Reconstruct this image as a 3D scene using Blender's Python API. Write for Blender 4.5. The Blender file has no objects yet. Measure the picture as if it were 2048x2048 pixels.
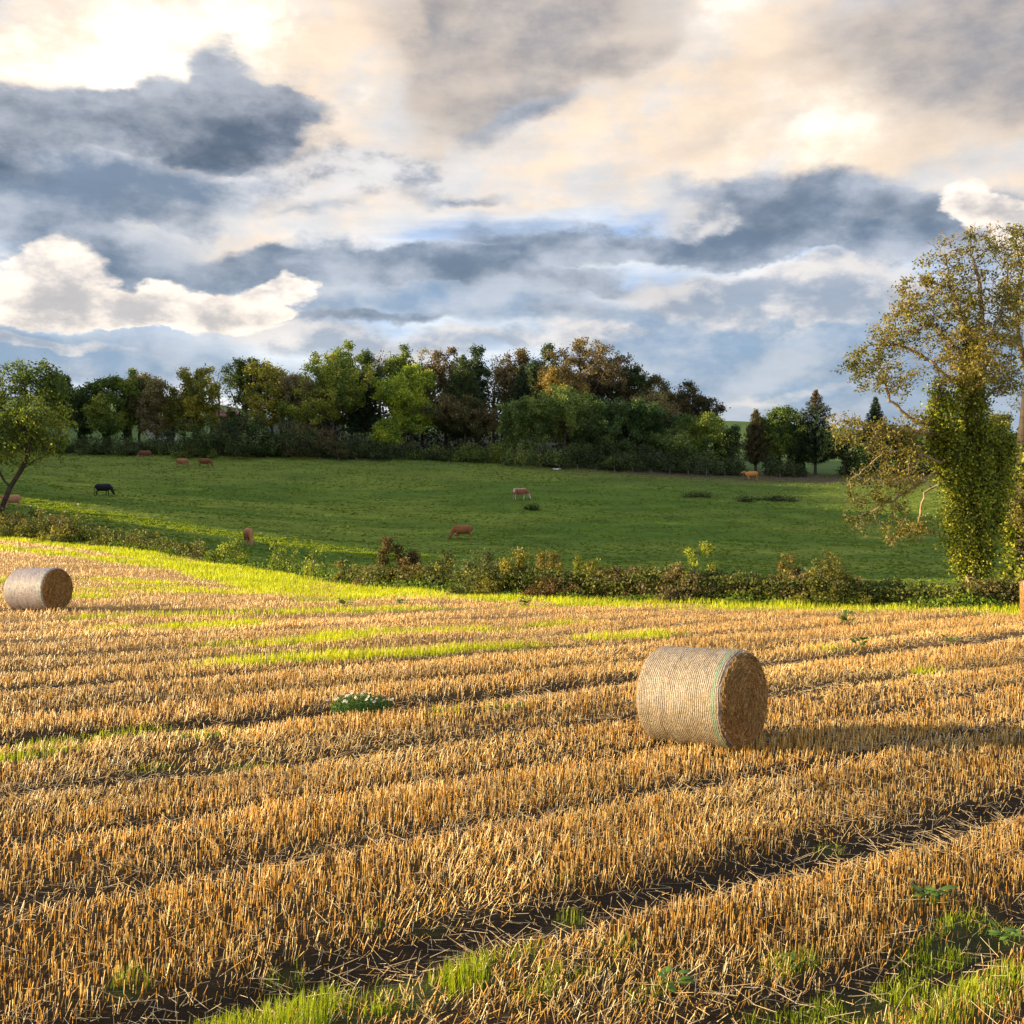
import bpy, math, random
import numpy as np
from mathutils import Vector, Matrix

S = bpy.context.scene
COL = S.collection
F = 2250.0                                   # focal length in pixels of a 2048 px frame
CAMZ = 3.0
PITCH = math.atan(74.0 / F)

# ---------------------------------------------------------------- camera
cam_data = bpy.data.cameras.new('camera')
cam = bpy.data.objects.new('camera', cam_data)
COL.objects.link(cam)
cam.location = (0, 0, CAMZ)
cam.rotation_euler = (math.pi / 2 - PITCH, 0, 0)
cam_data.sensor_width = 36.0
cam_data.lens = 36.0 * F / 2048.0
cam_data.clip_start = 0.1
cam_data.clip_end = 8000
S.camera = cam

def ray(px, py):
    a = (px - 1024) / F; b = -(py - 1024) / F
    c, s = math.cos(PITCH), math.sin(PITCH)
    return (a, c + b * s, -s + b * c)

def unproject(px, py, d):
    x, y, z = ray(px, py)
    k = d / y
    return (x * k, d, CAMZ + z * k)

# ---------------------------------------------------------------- exposure
S.view_settings.view_transform = 'Standard'
S.view_settings.look = 'None'
S.view_settings.exposure = 1.3
S.view_settings.gamma = 1.0
S.view_settings.use_curve_mapping = False
S.cycles.max_bounces = 5
S.cycles.diffuse_bounces = 3
S.cycles.glossy_bounces = 2
S.cycles.transmission_bounces = 3
S.cycles.transparent_max_bounces = 4
S.cycles.use_adaptive_sampling = True
S.cycles.adaptive_threshold = 0.02

# ---------------------------------------------------------------- sun
SUN_EL = math.radians(11.5)
SUN_A = math.radians(-3.0)                   # how far the sun stands beyond the picture plane, on the left
SUN = Vector((-math.cos(SUN_A) * math.cos(SUN_EL), math.sin(SUN_A) * math.cos(SUN_EL), math.sin(SUN_EL)))
sd = bpy.data.lights.new('sun', 'SUN')
sd.energy = 5.0
sd.angle = math.radians(0.6)
sd.color = (1.0, 0.79, 0.46)
so = bpy.data.objects.new('sun', sd)
so.rotation_euler = SUN.to_track_quat('Z', 'Y').to_euler()
so.location = (-60, 20, 60)
COL.objects.link(so)

# ---------------------------------------------------------------- node helpers
class NT:
    """small expression builder over a node tree"""
    def __init__(self, tree):
        self.t = tree; self.n = tree.nodes; self.l = tree.links
    def new(self, kind, **kw):
        nd = self.n.new(kind)
        for k, v in kw.items(): setattr(nd, k, v)
        return nd
    def put(self, sock, v):
        if isinstance(v, bpy.types.NodeSocket): self.l.new(v, sock)
        elif v is not None: sock.default_value = v
    def m(self, op, a, b=None, c=None, clamp=False):
        nd = self.new('ShaderNodeMath', operation=op, use_clamp=clamp)
        self.put(nd.inputs[0], a)
        if b is not None: self.put(nd.inputs[1], b)
        if c is not None: self.put(nd.inputs[2], c)
        return nd.outputs[0]
    def add(self, a, b): return self.m('ADD', a, b)
    def mul(self, a, b): return self.m('MULTIPLY', a, b)
    def sub(self, a, b): return self.m('SUBTRACT', a, b)
    def mad(self, a, b, c): return self.m('MULTIPLY_ADD', a, b, c)
    def xyz(self, x, y, z):
        nd = self.new('ShaderNodeCombineXYZ')
        for i, v in enumerate((x, y, z)): self.put(nd.inputs[i], v)
        return nd.outputs[0]
    def sep(self, v):
        nd = self.new('ShaderNodeSeparateXYZ'); self.l.new(v, nd.inputs[0]); return nd.outputs
    def vm(self, op, a, b=None, scale=None):
        nd = self.new('ShaderNodeVectorMath', operation=op)
        self.put(nd.inputs[0], a)
        if b is not None: self.put(nd.inputs[1], b)
        if scale is not None: self.put(nd.inputs['Scale'], scale)
        return nd.outputs[0]
    def noise(self, vec, scale, detail=4, rough=0.5, dist=0.0, lac=2.0, color=False, dims='3D'):
        nd = self.new('ShaderNodeTexNoise', noise_dimensions=dims)
        self.put(nd.inputs['Vector'], vec); nd.inputs['Scale'].default_value = scale
        nd.inputs['Detail'].default_value = detail; nd.inputs['Roughness'].default_value = rough
        nd.inputs['Lacunarity'].default_value = lac; nd.inputs['Distortion'].default_value = dist
        return nd.outputs['Color' if color else 'Fac']
    def ss(self, v, lo, hi, a=0.0, b=1.0):
        nd = self.new('ShaderNodeMapRange', interpolation_type='SMOOTHSTEP')
        self.put(nd.inputs[0], v); self.put(nd.inputs[1], lo); self.put(nd.inputs[2], hi)
        nd.inputs[3].default_value = a; nd.inputs[4].default_value = b
        return nd.outputs[0]
    def mix(self, f, a, b):
        nd = self.new('ShaderNodeMix', data_type='RGBA')
        self.put(nd.inputs[0], f)
        for i, v in ((6, a), (7, b)):
            if isinstance(v, (tuple, list)): v = (*v[:3], 1.0)
            self.put(nd.inputs[i], v)
        return nd.outputs[2]
# ---------------------------------------------------------------- sky
world = bpy.data.worlds.new('World'); S.world = world
world.use_nodes = True
wt = world.node_tree; wt.nodes.clear(); W = NT(wt)
world.cycles.sampling_method = 'MANUAL'
world.cycles.sample_map_resolution = 512
sky = W.new('ShaderNodeTexSky', sky_type='NISHITA')
sky.sun_disc = False; sky.sun_elevation = SUN_EL; sky.sun_rotation = math.radians(-93) % (2 * math.pi)
sky.altitude = 0; sky.air_density = 1.0; sky.dust_density = 0.6; sky.ozone_density = 2.0
tc = W.new('ShaderNodeTexCoord')
x, y, z = W.sep(W.vm('NORMALIZE', tc.outputs['Generated']))
az = W.m('ARCTAN2', x, y); el = W.m('ARCSINE', z)
P0 = W.xyz(az, el, 0.0)
# the layer above seen in perspective: clouds flatten towards the horizon
h = W.m('MAXIMUM', W.add(el, 0.10), 0.02)
PERS = W.xyz(W.m('DIVIDE', az, h), W.m('DIVIDE', 0.55, h), 0.0)
Pn = W.xyz(W.mul(az, 1.0), W.mul(el, 1.75), 0.3)
w1 = W.vm('SUBTRACT', W.noise(Pn, 5.0, 2, 0.5, color=True), (0.5, 0.5, 0.5))
w2 = W.vm('SUBTRACT', W.noise(Pn, 19.0, 5, 0.58, color=True), (0.5, 0.5, 0.5))
WARP = W.vm('ADD', W.vm('MULTIPLY', w1, (0.16, 0.085, 0)), W.vm('MULTIPLY', w2, (0.075, 0.040, 0)))
PW = W.vm('ADD', P0, WARP)
NB = W.noise(Pn, 8.0, 8, 0.57)                       # broad to fine
NBo = W.noise(W.vm('ADD', Pn, (-0.018, 0.016, 0.0)), 8.0, 6, 0.57)   # the same, a step towards the sun: relief
RELIEF = W.mul(W.sub(NB, NBo), 4.2)
NS = W.noise(W.xyz(W.mul(az, 0.42), W.mul(el, 3.1), 1.7), 10.0, 7, 0.55)   # streaks
NP = W.noise(PERS, 0.75, 7, 0.55)

def azel(px, py):
    a, b, c = ray(px, py)
    n = math.sqrt(a * a + b * b + c * c)
    return math.atan2(a, b), math.asin(c / n)

def blobs(lst, P):
    # the running sum travels in the z channel, so the nodes form one chain
    for (px, py, rx, ry, rot, wgt) in lst:
        a, e = azel(px, py)
        mp = W.new('ShaderNodeMapping', vector_type='TEXTURE')
        W.l.new(P, mp.inputs[0])
        mp.inputs['Location'].default_value = (a, e, 0)
        mp.inputs['Rotation'].default_value = (0, 0, math.radians(-rot))
        mp.inputs['Scale'].default_value = (rx / F, ry / F, 1e6)
        g = W.new('ShaderNodeTexGradient', gradient_type='SPHERICAL')
        W.l.new(mp.outputs[0], g.inputs[0])
        q = W.new('ShaderNodeVectorMath', operation='MULTIPLY_ADD')
        W.l.new(g.outputs['Fac'], q.inputs[0]); q.inputs[1].default_value = (0, 0, wgt); W.l.new(P, q.inputs[2])
        P = q.outputs[0]
    return W.sep(P)[2]

def layer(base, lst, edge, core, soft=(0.1, 0.6), thick=(0.3, 1.3), namp=0.9, n=None, relief=0.5, opac=1.0, gain=0.36):
    """one deck of cloud: thin light edges, a thicker core, relief towards the sun"""
    f = W.mad(W.sub(n if n is not None else NB, 0.5), namp, blobs(lst, PW))
    m = W.mul(W.ss(f, soft[0], soft[1]), opac)
    t = W.ss(W.mad(RELIEF, -relief, W.mad(f, gain, TEX)), thick[0], thick[1])
    return W.mix(m, base, W.mix(t, edge, core))

NM = W.noise(W.vm('ADD', Pn, (3.1, 1.7, 0.4)), 11.0, 7, 0.62)
TEX = W.mad(W.sub(NM, 0.5), 1.8, W.mul(W.sub(NB, 0.5), 1.1))
# thin high cloud over blue
blue = W.mix(W.ss(el, 0.02, 0.30), (0.52, 0.67, 0.86), (0.33, 0.51, 0.84))
veil = W.mix(W.ss(W.mad(NS, 0.6, W.mul(NP, 0.5)), 0.40, 0.66), blue, (0.90, 0.90, 0.90))
c = veil
# low, hazy blue-grey bank on the right and over the horizon
c = layer(c, [(1750, 740, 800, 190, 0, 1.8), (1250, 650, 500, 60, 0, 0.7), (100, 740, 520, 110, -4, 1.3), (2500, 700, 700, 200, 0, 1.5),
              (-500, 720, 600, 120, 0, 1.4), (900, 600, 500, 50, 0, .9), (700, 780, 900, 60, 0, .6), (464, 612, 260, 60, 0, 1.3)],
          (0.58, 0.62, 0.70), (0.31, 0.41, 0.55), (0.1, 0.8), (-0.2, 0.9), 0.8, NS, 0.9)
# cream masses
c = layer(c, [(200, 30, 560, 280, 0, 2.0), (600, 130, 320, 190, -20, 1.6), (760, 250, 280, 130, -20, 1.3), (1250, 210, 420, 190, -12, 1.5),
              (1620, 280, 440, 220, -5, 2.0), (1900, 300, 380, 180, 0, 1.7), (1500, 60, 400, 200, 0, 1.3), (960, 20, 380, 160, 0, 1.5),
              (650, 350, 520, 130, 0, 0.9), (420, 470, 420, 80, 0, .7), (2600, 250, 700, 300, 0, 1.3), (-500, 100, 600, 260, 0, 1.5), (1150, 380, 340, 60, 0, .5)],
          (0.80, 0.78, 0.77), (0.96, 0.80, 0.64), (0.0, 0.75), (-0.1, 1.0), 1.1, NB, 1.0)
# warm grey shaded cloud
c = layer(c, [(1150, 30, 340, 230, -15, 1.6), (1000, 190, 260, 120, -35, 1.2), (860, 60, 190, 190, 0, .9), (1880, 90, 360, 220, 10, 1.8),
              (2250, 100, 300, 260, 0, 1.5), (1150, 170, 240, 60, -25, .9), (1430, 290, 200, 50, -20, .6), (330, 95, 180, 60, 0, .7), (700, 300, 180, 40, -15, .5), (1500, 150, 120, 60, 0, .3)],
          (0.74, 0.64, 0.55), (0.33, 0.33, 0.36), (0.0, 1.3), (-0.2, 1.2), 0.9, NB, 0.8, 0.93)
# white glow where the sun reaches the cream cloud
c = layer(c, [(1620, 250, 300, 140, -8, 1.0), (200, 50, 360, 150, -6, 1.6), (510, 80, 130, 150, 0, 1.0), (740, 200, 170, 80, -20, .9), (1420, 20, 150, 70, -30, .6),
              (1930, 290, 200, 60, 0, .5), (120, 100, 300, 60, 0, .8)],
          (1.02, 0.89, 0.74), (1.4, 1.3, 1.15), (0.1, 1.2), (0.0, 0.8), 0.9, NB, -0.2, 0.95)
# mottled grey-white shreds in the middle left
c = layer(c, [(500, 330, 420, 110, -6, 1.0), (850, 350, 320, 70, 0, .8), (320, 470, 300, 40, 0, .6), (1050, 440, 300, 40, 0, .5)],
          (0.82, 0.79, 0.78), (0.33, 0.38, 0.46), (0.2, 0.9), (0.0, 0.6), 1.2, NM, 0.9, 0.8)
# middle grey deck on the left
c = layer(c, [(80, 370, 400, 100, -4, 1.7), (340, 395, 260, 60, -10, 1.3), (-300, 400, 400, 140, 0, 1.4), (600, 420, 200, 30, -8, .6)],
          (0.66, 0.67, 0.71), (0.22, 0.28, 0.37), (0.15, 0.8), (-0.3, 1.0), 1.2, NB, 1.0, 0.92)
# blue-grey decks
c = layer(c, [(180, 225, 350, 85, -3, 2.1), (480, 240, 290, 75, -8, 2.0), (395, 125, 80, 90, 0, 1.2),
              (-350, 300, 450, 180, 0, 1.6), (1050, 245, 190, 45, -10, .9), (570, 170, 80, 50, 0, .8)],
          (0.56, 0.58, 0.63), (0.125, 0.165, 0.235), (0.2, 0.8), (-0.35, 1.25), 1.1, NB, 1.0, 0.96)
c = layer(c, [(1600, 425, 340, 95, 4, 2.0), (1800, 470, 290, 90, 0, 1.7), (1250, 485, 460, 48, 2, 1.7), (900, 543, 420, 46, -2, 1.9),
              (1150, 570, 380, 34, 0, 1.5), (250, 550, 380, 85, -5, 1.9), (90, 450, 260, 55, -3, 1.0), (600, 505, 280, 36, 0, .9), (2400, 430, 450, 110, 0, 1.5),
              (730, 632, 260, 24, 0, 1.4), (1150, 625, 220, 26, 0, 1.1), (-400, 560, 400, 70, 0, 1.2), (960, 388, 170, 26, 0, .8), (420, 640, 260, 18, 0, .8), (1450, 460, 300, 60, 0, .8)],
          (0.58, 0.61, 0.68), (0.165, 0.22, 0.305), (0.15, 0.9), (-0.35, 1.2), 0.95, W.mad(NS, 0.75, W.mul(NB, 0.25)), 0.9, 0.95)
# lit cumulus heads, low down
c = layer(c, [(60, 570, 170, 85, -22, 1.9), (140, 625, 210, 48, 0, 1.4), (310, 610, 130, 65, -8, 1.7), (420, 645, 210, 35, -4, 1.3), (570, 568, 75, 45, 0, 1.5),
              (575, 615, 60, 18, 0, .8), (1960, 430, 90, 70, 10, 2.0), (465, 600, 110, 42, 0, 1.3), (2150, 480, 160, 90, 0, 1.6), (-300, 560, 260, 90, 0, 1.6)],
          (1.12, 1.0, 0.88), (0.60, 0.57, 0.57), (0.2, 0.62), (0.0, 1.05), 0.8, NB, 1.3, 1.0, 0.36)
c = layer(c, [(1500, 580, 260, 70, 0, 1.6), (1640, 560, 150, 60, 0, 1.1), (1380, 425, 90, 34, 0, 1.3), (760, 690, 460, 42, 0, 1.0), (1750, 600, 160, 46, 0, 1.1),
              (1180, 665, 360, 30, 0, 1.0), (1500, 785, 170, 24, 0, .7), (620, 660, 170, 30, 0, .8), (80, 705, 260, 22, 5, 1.3)],
          (0.84, 0.79, 0.76), (0.42, 0.46, 0.54), (0.15, 0.75), (-0.1, 0.9), 0.9, NB, 1.4, 0.88)
c = W.vm('SCALE', c, scale=W.mad(W.sub(W.mad(NM, .6, W.mul(NS, .4)), 0.5), 0.75, 1.0))
gm = W.new('ShaderNodeGamma'); W.l.new(c, gm.inputs[0]); gm.inputs[1].default_value = 1.25
c = W.vm('SCALE', gm.outputs[0], scale=1.06)
cloud_bg = W.new('ShaderNodeBackground'); W.l.new(c, cloud_bg.inputs[0]); cloud_bg.inputs[1].default_value = 0.47
sky_bg = W.new('ShaderNodeBackground'); W.l.new(sky.outputs[0], sky_bg.inputs[0]); sky_bg.inputs[1].default_value = 0.05
mx = W.new('ShaderNodeMixShader'); mx.inputs[0].default_value = 0.85
W.l.new(sky_bg.outputs[0], mx.inputs[1]); W.l.new(cloud_bg.outputs[0], mx.inputs[2])
wo = W.new('ShaderNodeOutputWorld'); W.l.new(mx.outputs[0], wo.inputs[0])
# ---------------------------------------------------------------- numpy helpers
RNG = np.random.default_rng(11)

def _hash(ix, iy, s):
    n = (ix * 374761393 + iy * 668265263 + s * 1442695041) & 0xFFFFFFFF
    n = ((n ^ (n >> 13)) * 1274126177) & 0xFFFFFFFF
    n = n ^ (n >> 16)
    return (n & 0xFFFFFF) / float(0xFFFFFF)

def vnoise(x, y, s=0):
    x = np.asarray(x, float); y = np.asarray(y, float)
    ix = np.floor(x).astype(np.int64); iy = np.floor(y).astype(np.int64)
    fx = x - ix; fy = y - iy
    fx = fx * fx * (3 - 2 * fx); fy = fy * fy * (3 - 2 * fy)
    a = _hash(ix, iy, s); b = _hash(ix + 1, iy, s); c = _hash(ix, iy + 1, s); d = _hash(ix + 1, iy + 1, s)
    return a + (b - a) * fx + (c - a) * fy + (a - b - c + d) * fx * fy

def fbm(x, y, oct=4, s=0, gain=0.5):
    t = 0; a = 1; n = 0
    for k in range(oct):
        t = t + a * vnoise(x * 2 ** k + 17.3 * k, y * 2 ** k - 9.1 * k, s + k); n += a; a *= gain
    return t / n

def sstep(v, a, b):
    t = np.clip((v - a) / (b - a), 0, 1); return t * t * (3 - 2 * t)

def mesh_obj(name, V, faces, mat, col=None, smooth=False, parent=None):
    """one mesh object from numpy arrays; faces is a list of (n,k) index arrays"""
    me = bpy.data.meshes.new(name)
    V = np.ascontiguousarray(V, np.float32)
    faces = [np.asarray(f, np.int32) for f in faces if len(f)]
    nl = sum(f.size for f in faces); nf = sum(len(f) for f in faces)
    me.vertices.add(len(V)); me.vertices.foreach_set('co', V.ravel())
    me.loops.add(nl); me.polygons.add(nf)
    me.loops.foreach_set('vertex_index', np.concatenate([f.ravel() for f in faces]))
    tot = np.concatenate([np.full(len(f), f.shape[1], np.int32) for f in faces])
    st = np.concatenate([[0], np.cumsum(tot)[:-1]]).astype(np.int32)
    me.polygons.foreach_set('loop_start', st)
    try: me.polygons.foreach_set('loop_total', tot)
    except Exception: pass
    if smooth: me.polygons.foreach_set('use_smooth', np.ones(nf, bool))
    if col is not None:
        at = me.color_attributes.new('tint', 'FLOAT_COLOR', 'POINT')
        c4 = np.ones((len(V), 4), np.float32); c4[:, :3] = col
        at.data.foreach_set('color', c4.ravel())
    me.update(calc_edges=True)
    if mat: me.materials.append(mat)
    o = bpy.data.objects.new(name, me); COL.objects.link(o)
    if parent is not None: o.parent = parent
    return o

def tag(o, label=None, cat=None, group=None, kind=None):
    if label: o['label'] = label
    if cat: o['category'] = cat
    if group: o['group'] = group
    if kind: o['kind'] = kind
    return o

def empty(name, loc, rz=0.0, label=None, cat=None, group=None):
    o = bpy.data.objects.new(name, None); COL.objects.link(o)
    o.location = loc; o.rotation_euler = (0, 0, rz); o.empty_display_size = 0.3
    return tag(o, label, cat, group)

class Geo:
    def __init__(self): self.V = []; self.Q = []; self.T = []; self.C = []; self.n = 0
    def add(self, V, Q=None, T=None, C=None):
        V = np.asarray(V, float).reshape(-1, 3)
        if Q is not None and len(Q): self.Q.append(np.asarray(Q) + self.n)
        if T is not None and len(T): self.T.append(np.asarray(T) + self.n)
        self.V.append(V)
        self.C.append(np.broadcast_to(np.asarray(C if C is not None else (1, 1, 1), float), (len(V), 3)))
        self.n += len(V)
    def obj(self, name, mat, parent=None, smooth=False):
        fs = []
        if self.Q: fs.append(np.concatenate(self.Q))
        if self.T: fs.append(np.concatenate(self.T))
        return mesh_obj(name, np.concatenate(self.V), fs, mat, np.concatenate(self.C), smooth, parent)

def norm(v): return v / np.maximum(np.linalg.norm(v, axis=-1, keepdims=True), 1e-9)

def tubes(A, B, ra, rb, sides=4):
    """frusta between point arrays A and B"""
    A = np.asarray(A, float); B = np.asarray(B, float); n = len(A)
    d = norm(B - A)
    ref = np.where(np.abs(d[:, 2:3]) > 0.9, np.array([[1.0, 0, 0]]), np.array([[0, 0, 1.0]]))
    u = norm(np.cross(d, ref)); w = np.cross(d, u)
    ang = np.arange(sides) * 2 * math.pi / sides
    ring = u[:, None, :] * np.cos(ang)[None, :, None] + w[:, None, :] * np.sin(ang)[None, :, None]
    V = np.concatenate([A[:, None, :] + ring * np.asarray(ra)[:, None, None], B[:, None, :] + ring * np.asarray(rb)[:, None, None]], 1)
    base = (np.arange(n) * 2 * sides)[:, None, None]
    i = np.arange(sides); j = (i + 1) % sides
    q = np.stack([i, i + sides, j + sides, j], 1)[None]
    return V.reshape(-1, 3), (base + q).reshape(-1, 4)

def leaves(C, size, up=0.35, aspect=0.6, rng=RNG, droop=0.0):
    """leaf shaped diamonds, slightly folded across the middle"""
    n = len(C); size = np.broadcast_to(size, (n,))
    N = rng.normal(size=(n, 3)); N[:, 2] += up; N = norm(N)
    D = norm(np.cross(N, rng.normal(size=(n, 3)))); D[:, 2] -= droop; D = norm(D)
    W_ = norm(np.cross(N, D))
    a = (size * 0.5)[:, None]; b = a * aspect
    V = np.stack([C - D * a, C + W_ * b + D * a * 0.1, C + D * a, C - W_ * b + D * a * 0.1], 1).reshape(-1, 3)
    Q = (np.arange(n) * 4)[:, None] + np.arange(4)[None]
    return V, Q

# ---------------------------------------------------------------- materials
def material(name):
    m = bpy.data.materials.new(name); m.use_nodes = True
    m.node_tree.nodes.clear()
    return m, NT(m.node_tree)

def finish(m, T, bsdf):
    o = T.new('ShaderNodeOutputMaterial'); T.l.new(bsdf, o.inputs[0]); return m

def leaf_mat(name, gain=1.0, trans=0.35, rough=0.55, tcol=(1.0, 1.1, 0.5)):
    m, T = material(name)
    at = T.new('ShaderNodeAttribute', attribute_name='tint').outputs['Color']
    c = T.mix(1.0, at, at)
    if gain != 1.0:
        c = T.vm('SCALE', at, scale=gain)
    pr = T.new('ShaderNodeBsdfPrincipled'); T.put(pr.inputs['Base Color'], c)
    pr.inputs['Roughness'].default_value = rough; pr.inputs['Specular IOR Level'].default_value = 0.3
    tr = T.new('ShaderNodeBsdfTranslucent'); T.put(tr.inputs[0], T.vm('MULTIPLY', c, tcol))
    mx = T.new('ShaderNodeMixShader'); mx.inputs[0].default_value = trans
    T.l.new(pr.outputs[0], mx.inputs[1]); T.l.new(tr.outputs[0], mx.inputs[2])
    return finish(m, T, mx.outputs[0])

def tint_mat(name, rough=0.85, spec=0.2, nscale=0.0, bump=0.0, vary=0.3):
    m, T = material(name)
    c = T.new('ShaderNodeAttribute', attribute_name='tint').outputs['Color']
    pr = T.new('ShaderNodeBsdfPrincipled')
    if nscale:
        co = T.new('ShaderNodeTexCoord').outputs['Object']
        n = T.noise(co, nscale, 6, 0.6)
        c = T.vm('SCALE', c, scale=T.mad(n, vary * 2, 1 - vary))
        if bump:
            b = T.new('ShaderNodeBump'); b.inputs['Strength'].default_value = bump; b.inputs['Distance'].default_value = 0.05
            T.l.new(n, b.inputs['Height']); T.l.new(b.outputs[0], pr.inputs['Normal'])
    T.put(pr.inputs['Base Color'], c)
    pr.inputs['Roughness'].default_value = rough; pr.inputs['Specular IOR Level'].default_value = spec
    return finish(m, T, pr.outputs[0])

M_LEAF = leaf_mat('foliage')
M_BARK = tint_mat('bark', 0.9, 0.15, 6.0, 0.6, 0.35)
# ---------------------------------------------------------------- the lie of the land
# edge of the stubble field (pixel x, pixel y, distance)
EDGE = [(-500, 1068, 86), (0, 1073, 80), (150, 1088, 76), (300, 1105, 71), (450, 1125, 65), (600, 1152, 58), (750, 1178, 51),
        (1000, 1193, 46), (1300, 1203, 43), (1600, 1212, 41), (2048, 1218, 39), (2600, 1222, 37)]
def plane_z(d): return -0.0378 * d
# height profiles along columns of sight: (distance, pixel row of the ground there)
FARR = {
    -500: [(86, 1068), (100, 1040), (125, 1000), (155, 950), (190, 905), (215, 880), (300, 845), (420, 795), (600, 800)],
    0:    [(80, 1073), (92, 1060), (125, 1003), (155, 952), (188, 912), (205, 893), (300, 845), (420, 792), (600, 800)],
    300:  [(71, 1105), (88, 1085), (112, 1050), (140, 1002), (165, 958), (190, 914), (208, 893), (300, 845), (420, 787), (600, 800)],
    700:  [(53, 1172), (72, 1150), (98, 1112), (118, 1080), (138, 1033), (160, 985), (190, 922), (212, 898), (260, 868), (350, 845), (600, 855)],
    1024: [(46, 1193), (72, 1160), (100, 1121), (120, 1083), (140, 1026), (158, 985), (188, 934), (212, 908), (260, 872), (350, 850), (600, 870)],
    1400: [(42, 1206), (72, 1170), (100, 1132), (122, 1090), (142, 1030), (160, 990), (188, 950), (205, 938), (260, 900), (400, 838), (600, 850)],
    1500: [(41, 1209), (72, 1173), (100, 1136), (124, 1090), (142, 1032), (160, 993), (188, 955), (205, 944), (260, 905), (410, 840), (600, 852)],
    1750: [(40, 1215), (72, 1176), (102, 1136), (126, 1090), (144, 1034), (162, 996), (186, 960), (205, 948), (260, 915), (420, 862), (600, 866)],
    2048: [(39, 1218), (72, 1178), (102, 1138), (126, 1092), (144, 1036), (162, 998), (186, 962), (205, 950), (260, 920), (420, 872), (600, 876)],
    2600: [(37, 1222), (72, 1180), (102, 1140), (126, 1094), (144, 1038), (162, 1000), (186, 962), (205, 950), (260, 920), (420, 872), (600, 876)],
}
_cols = sorted(FARR)
_uc = np.array([(c - 1024) / F for c in _cols])
_dd = np.exp(np.linspace(math.log(1.0), math.log(4000), 1200))
_prof = []
for c in _cols:
    ds = [0.0, 10.0, 20.0]; zs = [plane_z(0), plane_z(10), plane_z(20)]
    e = FARR[c][0]
    ze = unproject(c, e[1], e[0])[2]
    if e[0] > 50: ds.append(34.0); zs.append(plane_z(34.0) * 0.9 + (ze + 0.0) * 0.1)
    for d, y in FARR[c]:
        ds.append(d); zs.append(unproject(c, y, d)[2])
    ds += [1200, 4000]; zs += [zs[-1] + 6, zs[-1] + 10]
    zz = np.interp(_dd, ds, zs)
    k = np.exp(-0.5 * (np.arange(-20, 21) / 7.0) ** 2); k /= k.sum()
    zz = np.convolve(np.pad(zz, 20, 'edge'), k, 'valid')
    _prof.append(zz)
_prof = np.array(_prof)
_uf = np.linspace(-0.75, 0.75, 301)
_P2 = np.array([np.interp(_uf, _uc, _prof[:, j]) for j in range(_prof.shape[1])])      # (d, u)
_k = np.exp(-0.5 * (np.arange(-12, 13) / 5.0) ** 2); _k /= _k.sum()
_P2 = np.array([np.convolve(np.pad(r, 12, 'edge'), _k, 'valid') for r in _P2])
_eu = np.array([(e[0] - 1024) / F for e in EDGE]); _ed = np.array([e[2] for e in EDGE], float)
_elx = _eu * _ed

def edge_y(X): return np.interp(X, _elx, _ed)

ROW_A = math.radians(35.5)
def rowv(X, Y): return -X * math.sin(ROW_A) + Y * math.cos(ROW_A) + 0.35 * (vnoise(X * 0.09, Y * 0.09, 5) - 0.5) * 2
def rowt(X, Y): return X * math.cos(ROW_A) + Y * math.sin(ROW_A)
# wheel tracks and swath marks across the rows: (offset, half width, depth, strength)
TRACKS = [(4.55, 0.30, 0.07, .9), (6.65, 0.36, 0.10, 1.0), (9.1, 0.3, 0.03, .55), (10.9, .28, .03, .5), (12.9, 0.32, 0.035, .6), (15.85, 0.45, 0.12, 1.0),
          (17.9, 0.3, 0.05, .5), (20.6, 0.4, 0.07, .75), (23.2, 0.35, 0.05, .6), (25.6, 0.4, 0.06, .7), (28.6, .4, .05, .6), (31.8, .5, .06, .7),
          (34.6, .4, .05, .6), (37.9, .5, .06, .7), (2.0, .35, .08, .9), (-.8, .4, .07, .8), (-3.6, .4, .06, .8), (-6.5, .4, .07, .8), (-9.6, .4, .06, .8), (-13., .5, .06, .8)]
def track(X, Y):
    v = rowv(X, Y) + 0.16 * (fbm(X * 0.8, Y * 0.8, 3, 9) - 0.5) * 2
    t = np.zeros_like(np.asarray(X, float)); dep = t.copy()
    mod = 0.55 + 0.9 * fbm(rowt(X, Y) * 0.12, v * 0.15, 3, 21)
    for v0, w, dp, st in TRACKS:
        g = np.exp(-((v - v0) / w) ** 2)
        t = np.maximum(t, g * st * np.clip(mod, 0, 1.15)); dep = np.maximum(dep, g * dp)
    return np.clip(t, 0, 1), dep

def ridge_line(Y): return -(0.5 * Y + 27.0)
def ridge_top(Y):       # unseen wooded ridge left of the picture, profile shaped for shade and sun streak
    Y = np.asarray(Y, float)
    return np.interp(Y, [60, 76, 80, 85, 92, 97, 101, 107, 112, 118, 124, 128, 140, 152, 160, 175, 200, 260, 340],
                     [-6, -3.5, 0.5, 6.0, 6.5, 5.8, 5.1, 4.6, 4.4, 4.1, 3.8, 4.3, 5.5, 6.5, 9, 18, 25, 27, 24]) + CAMZ - 0.9

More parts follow.
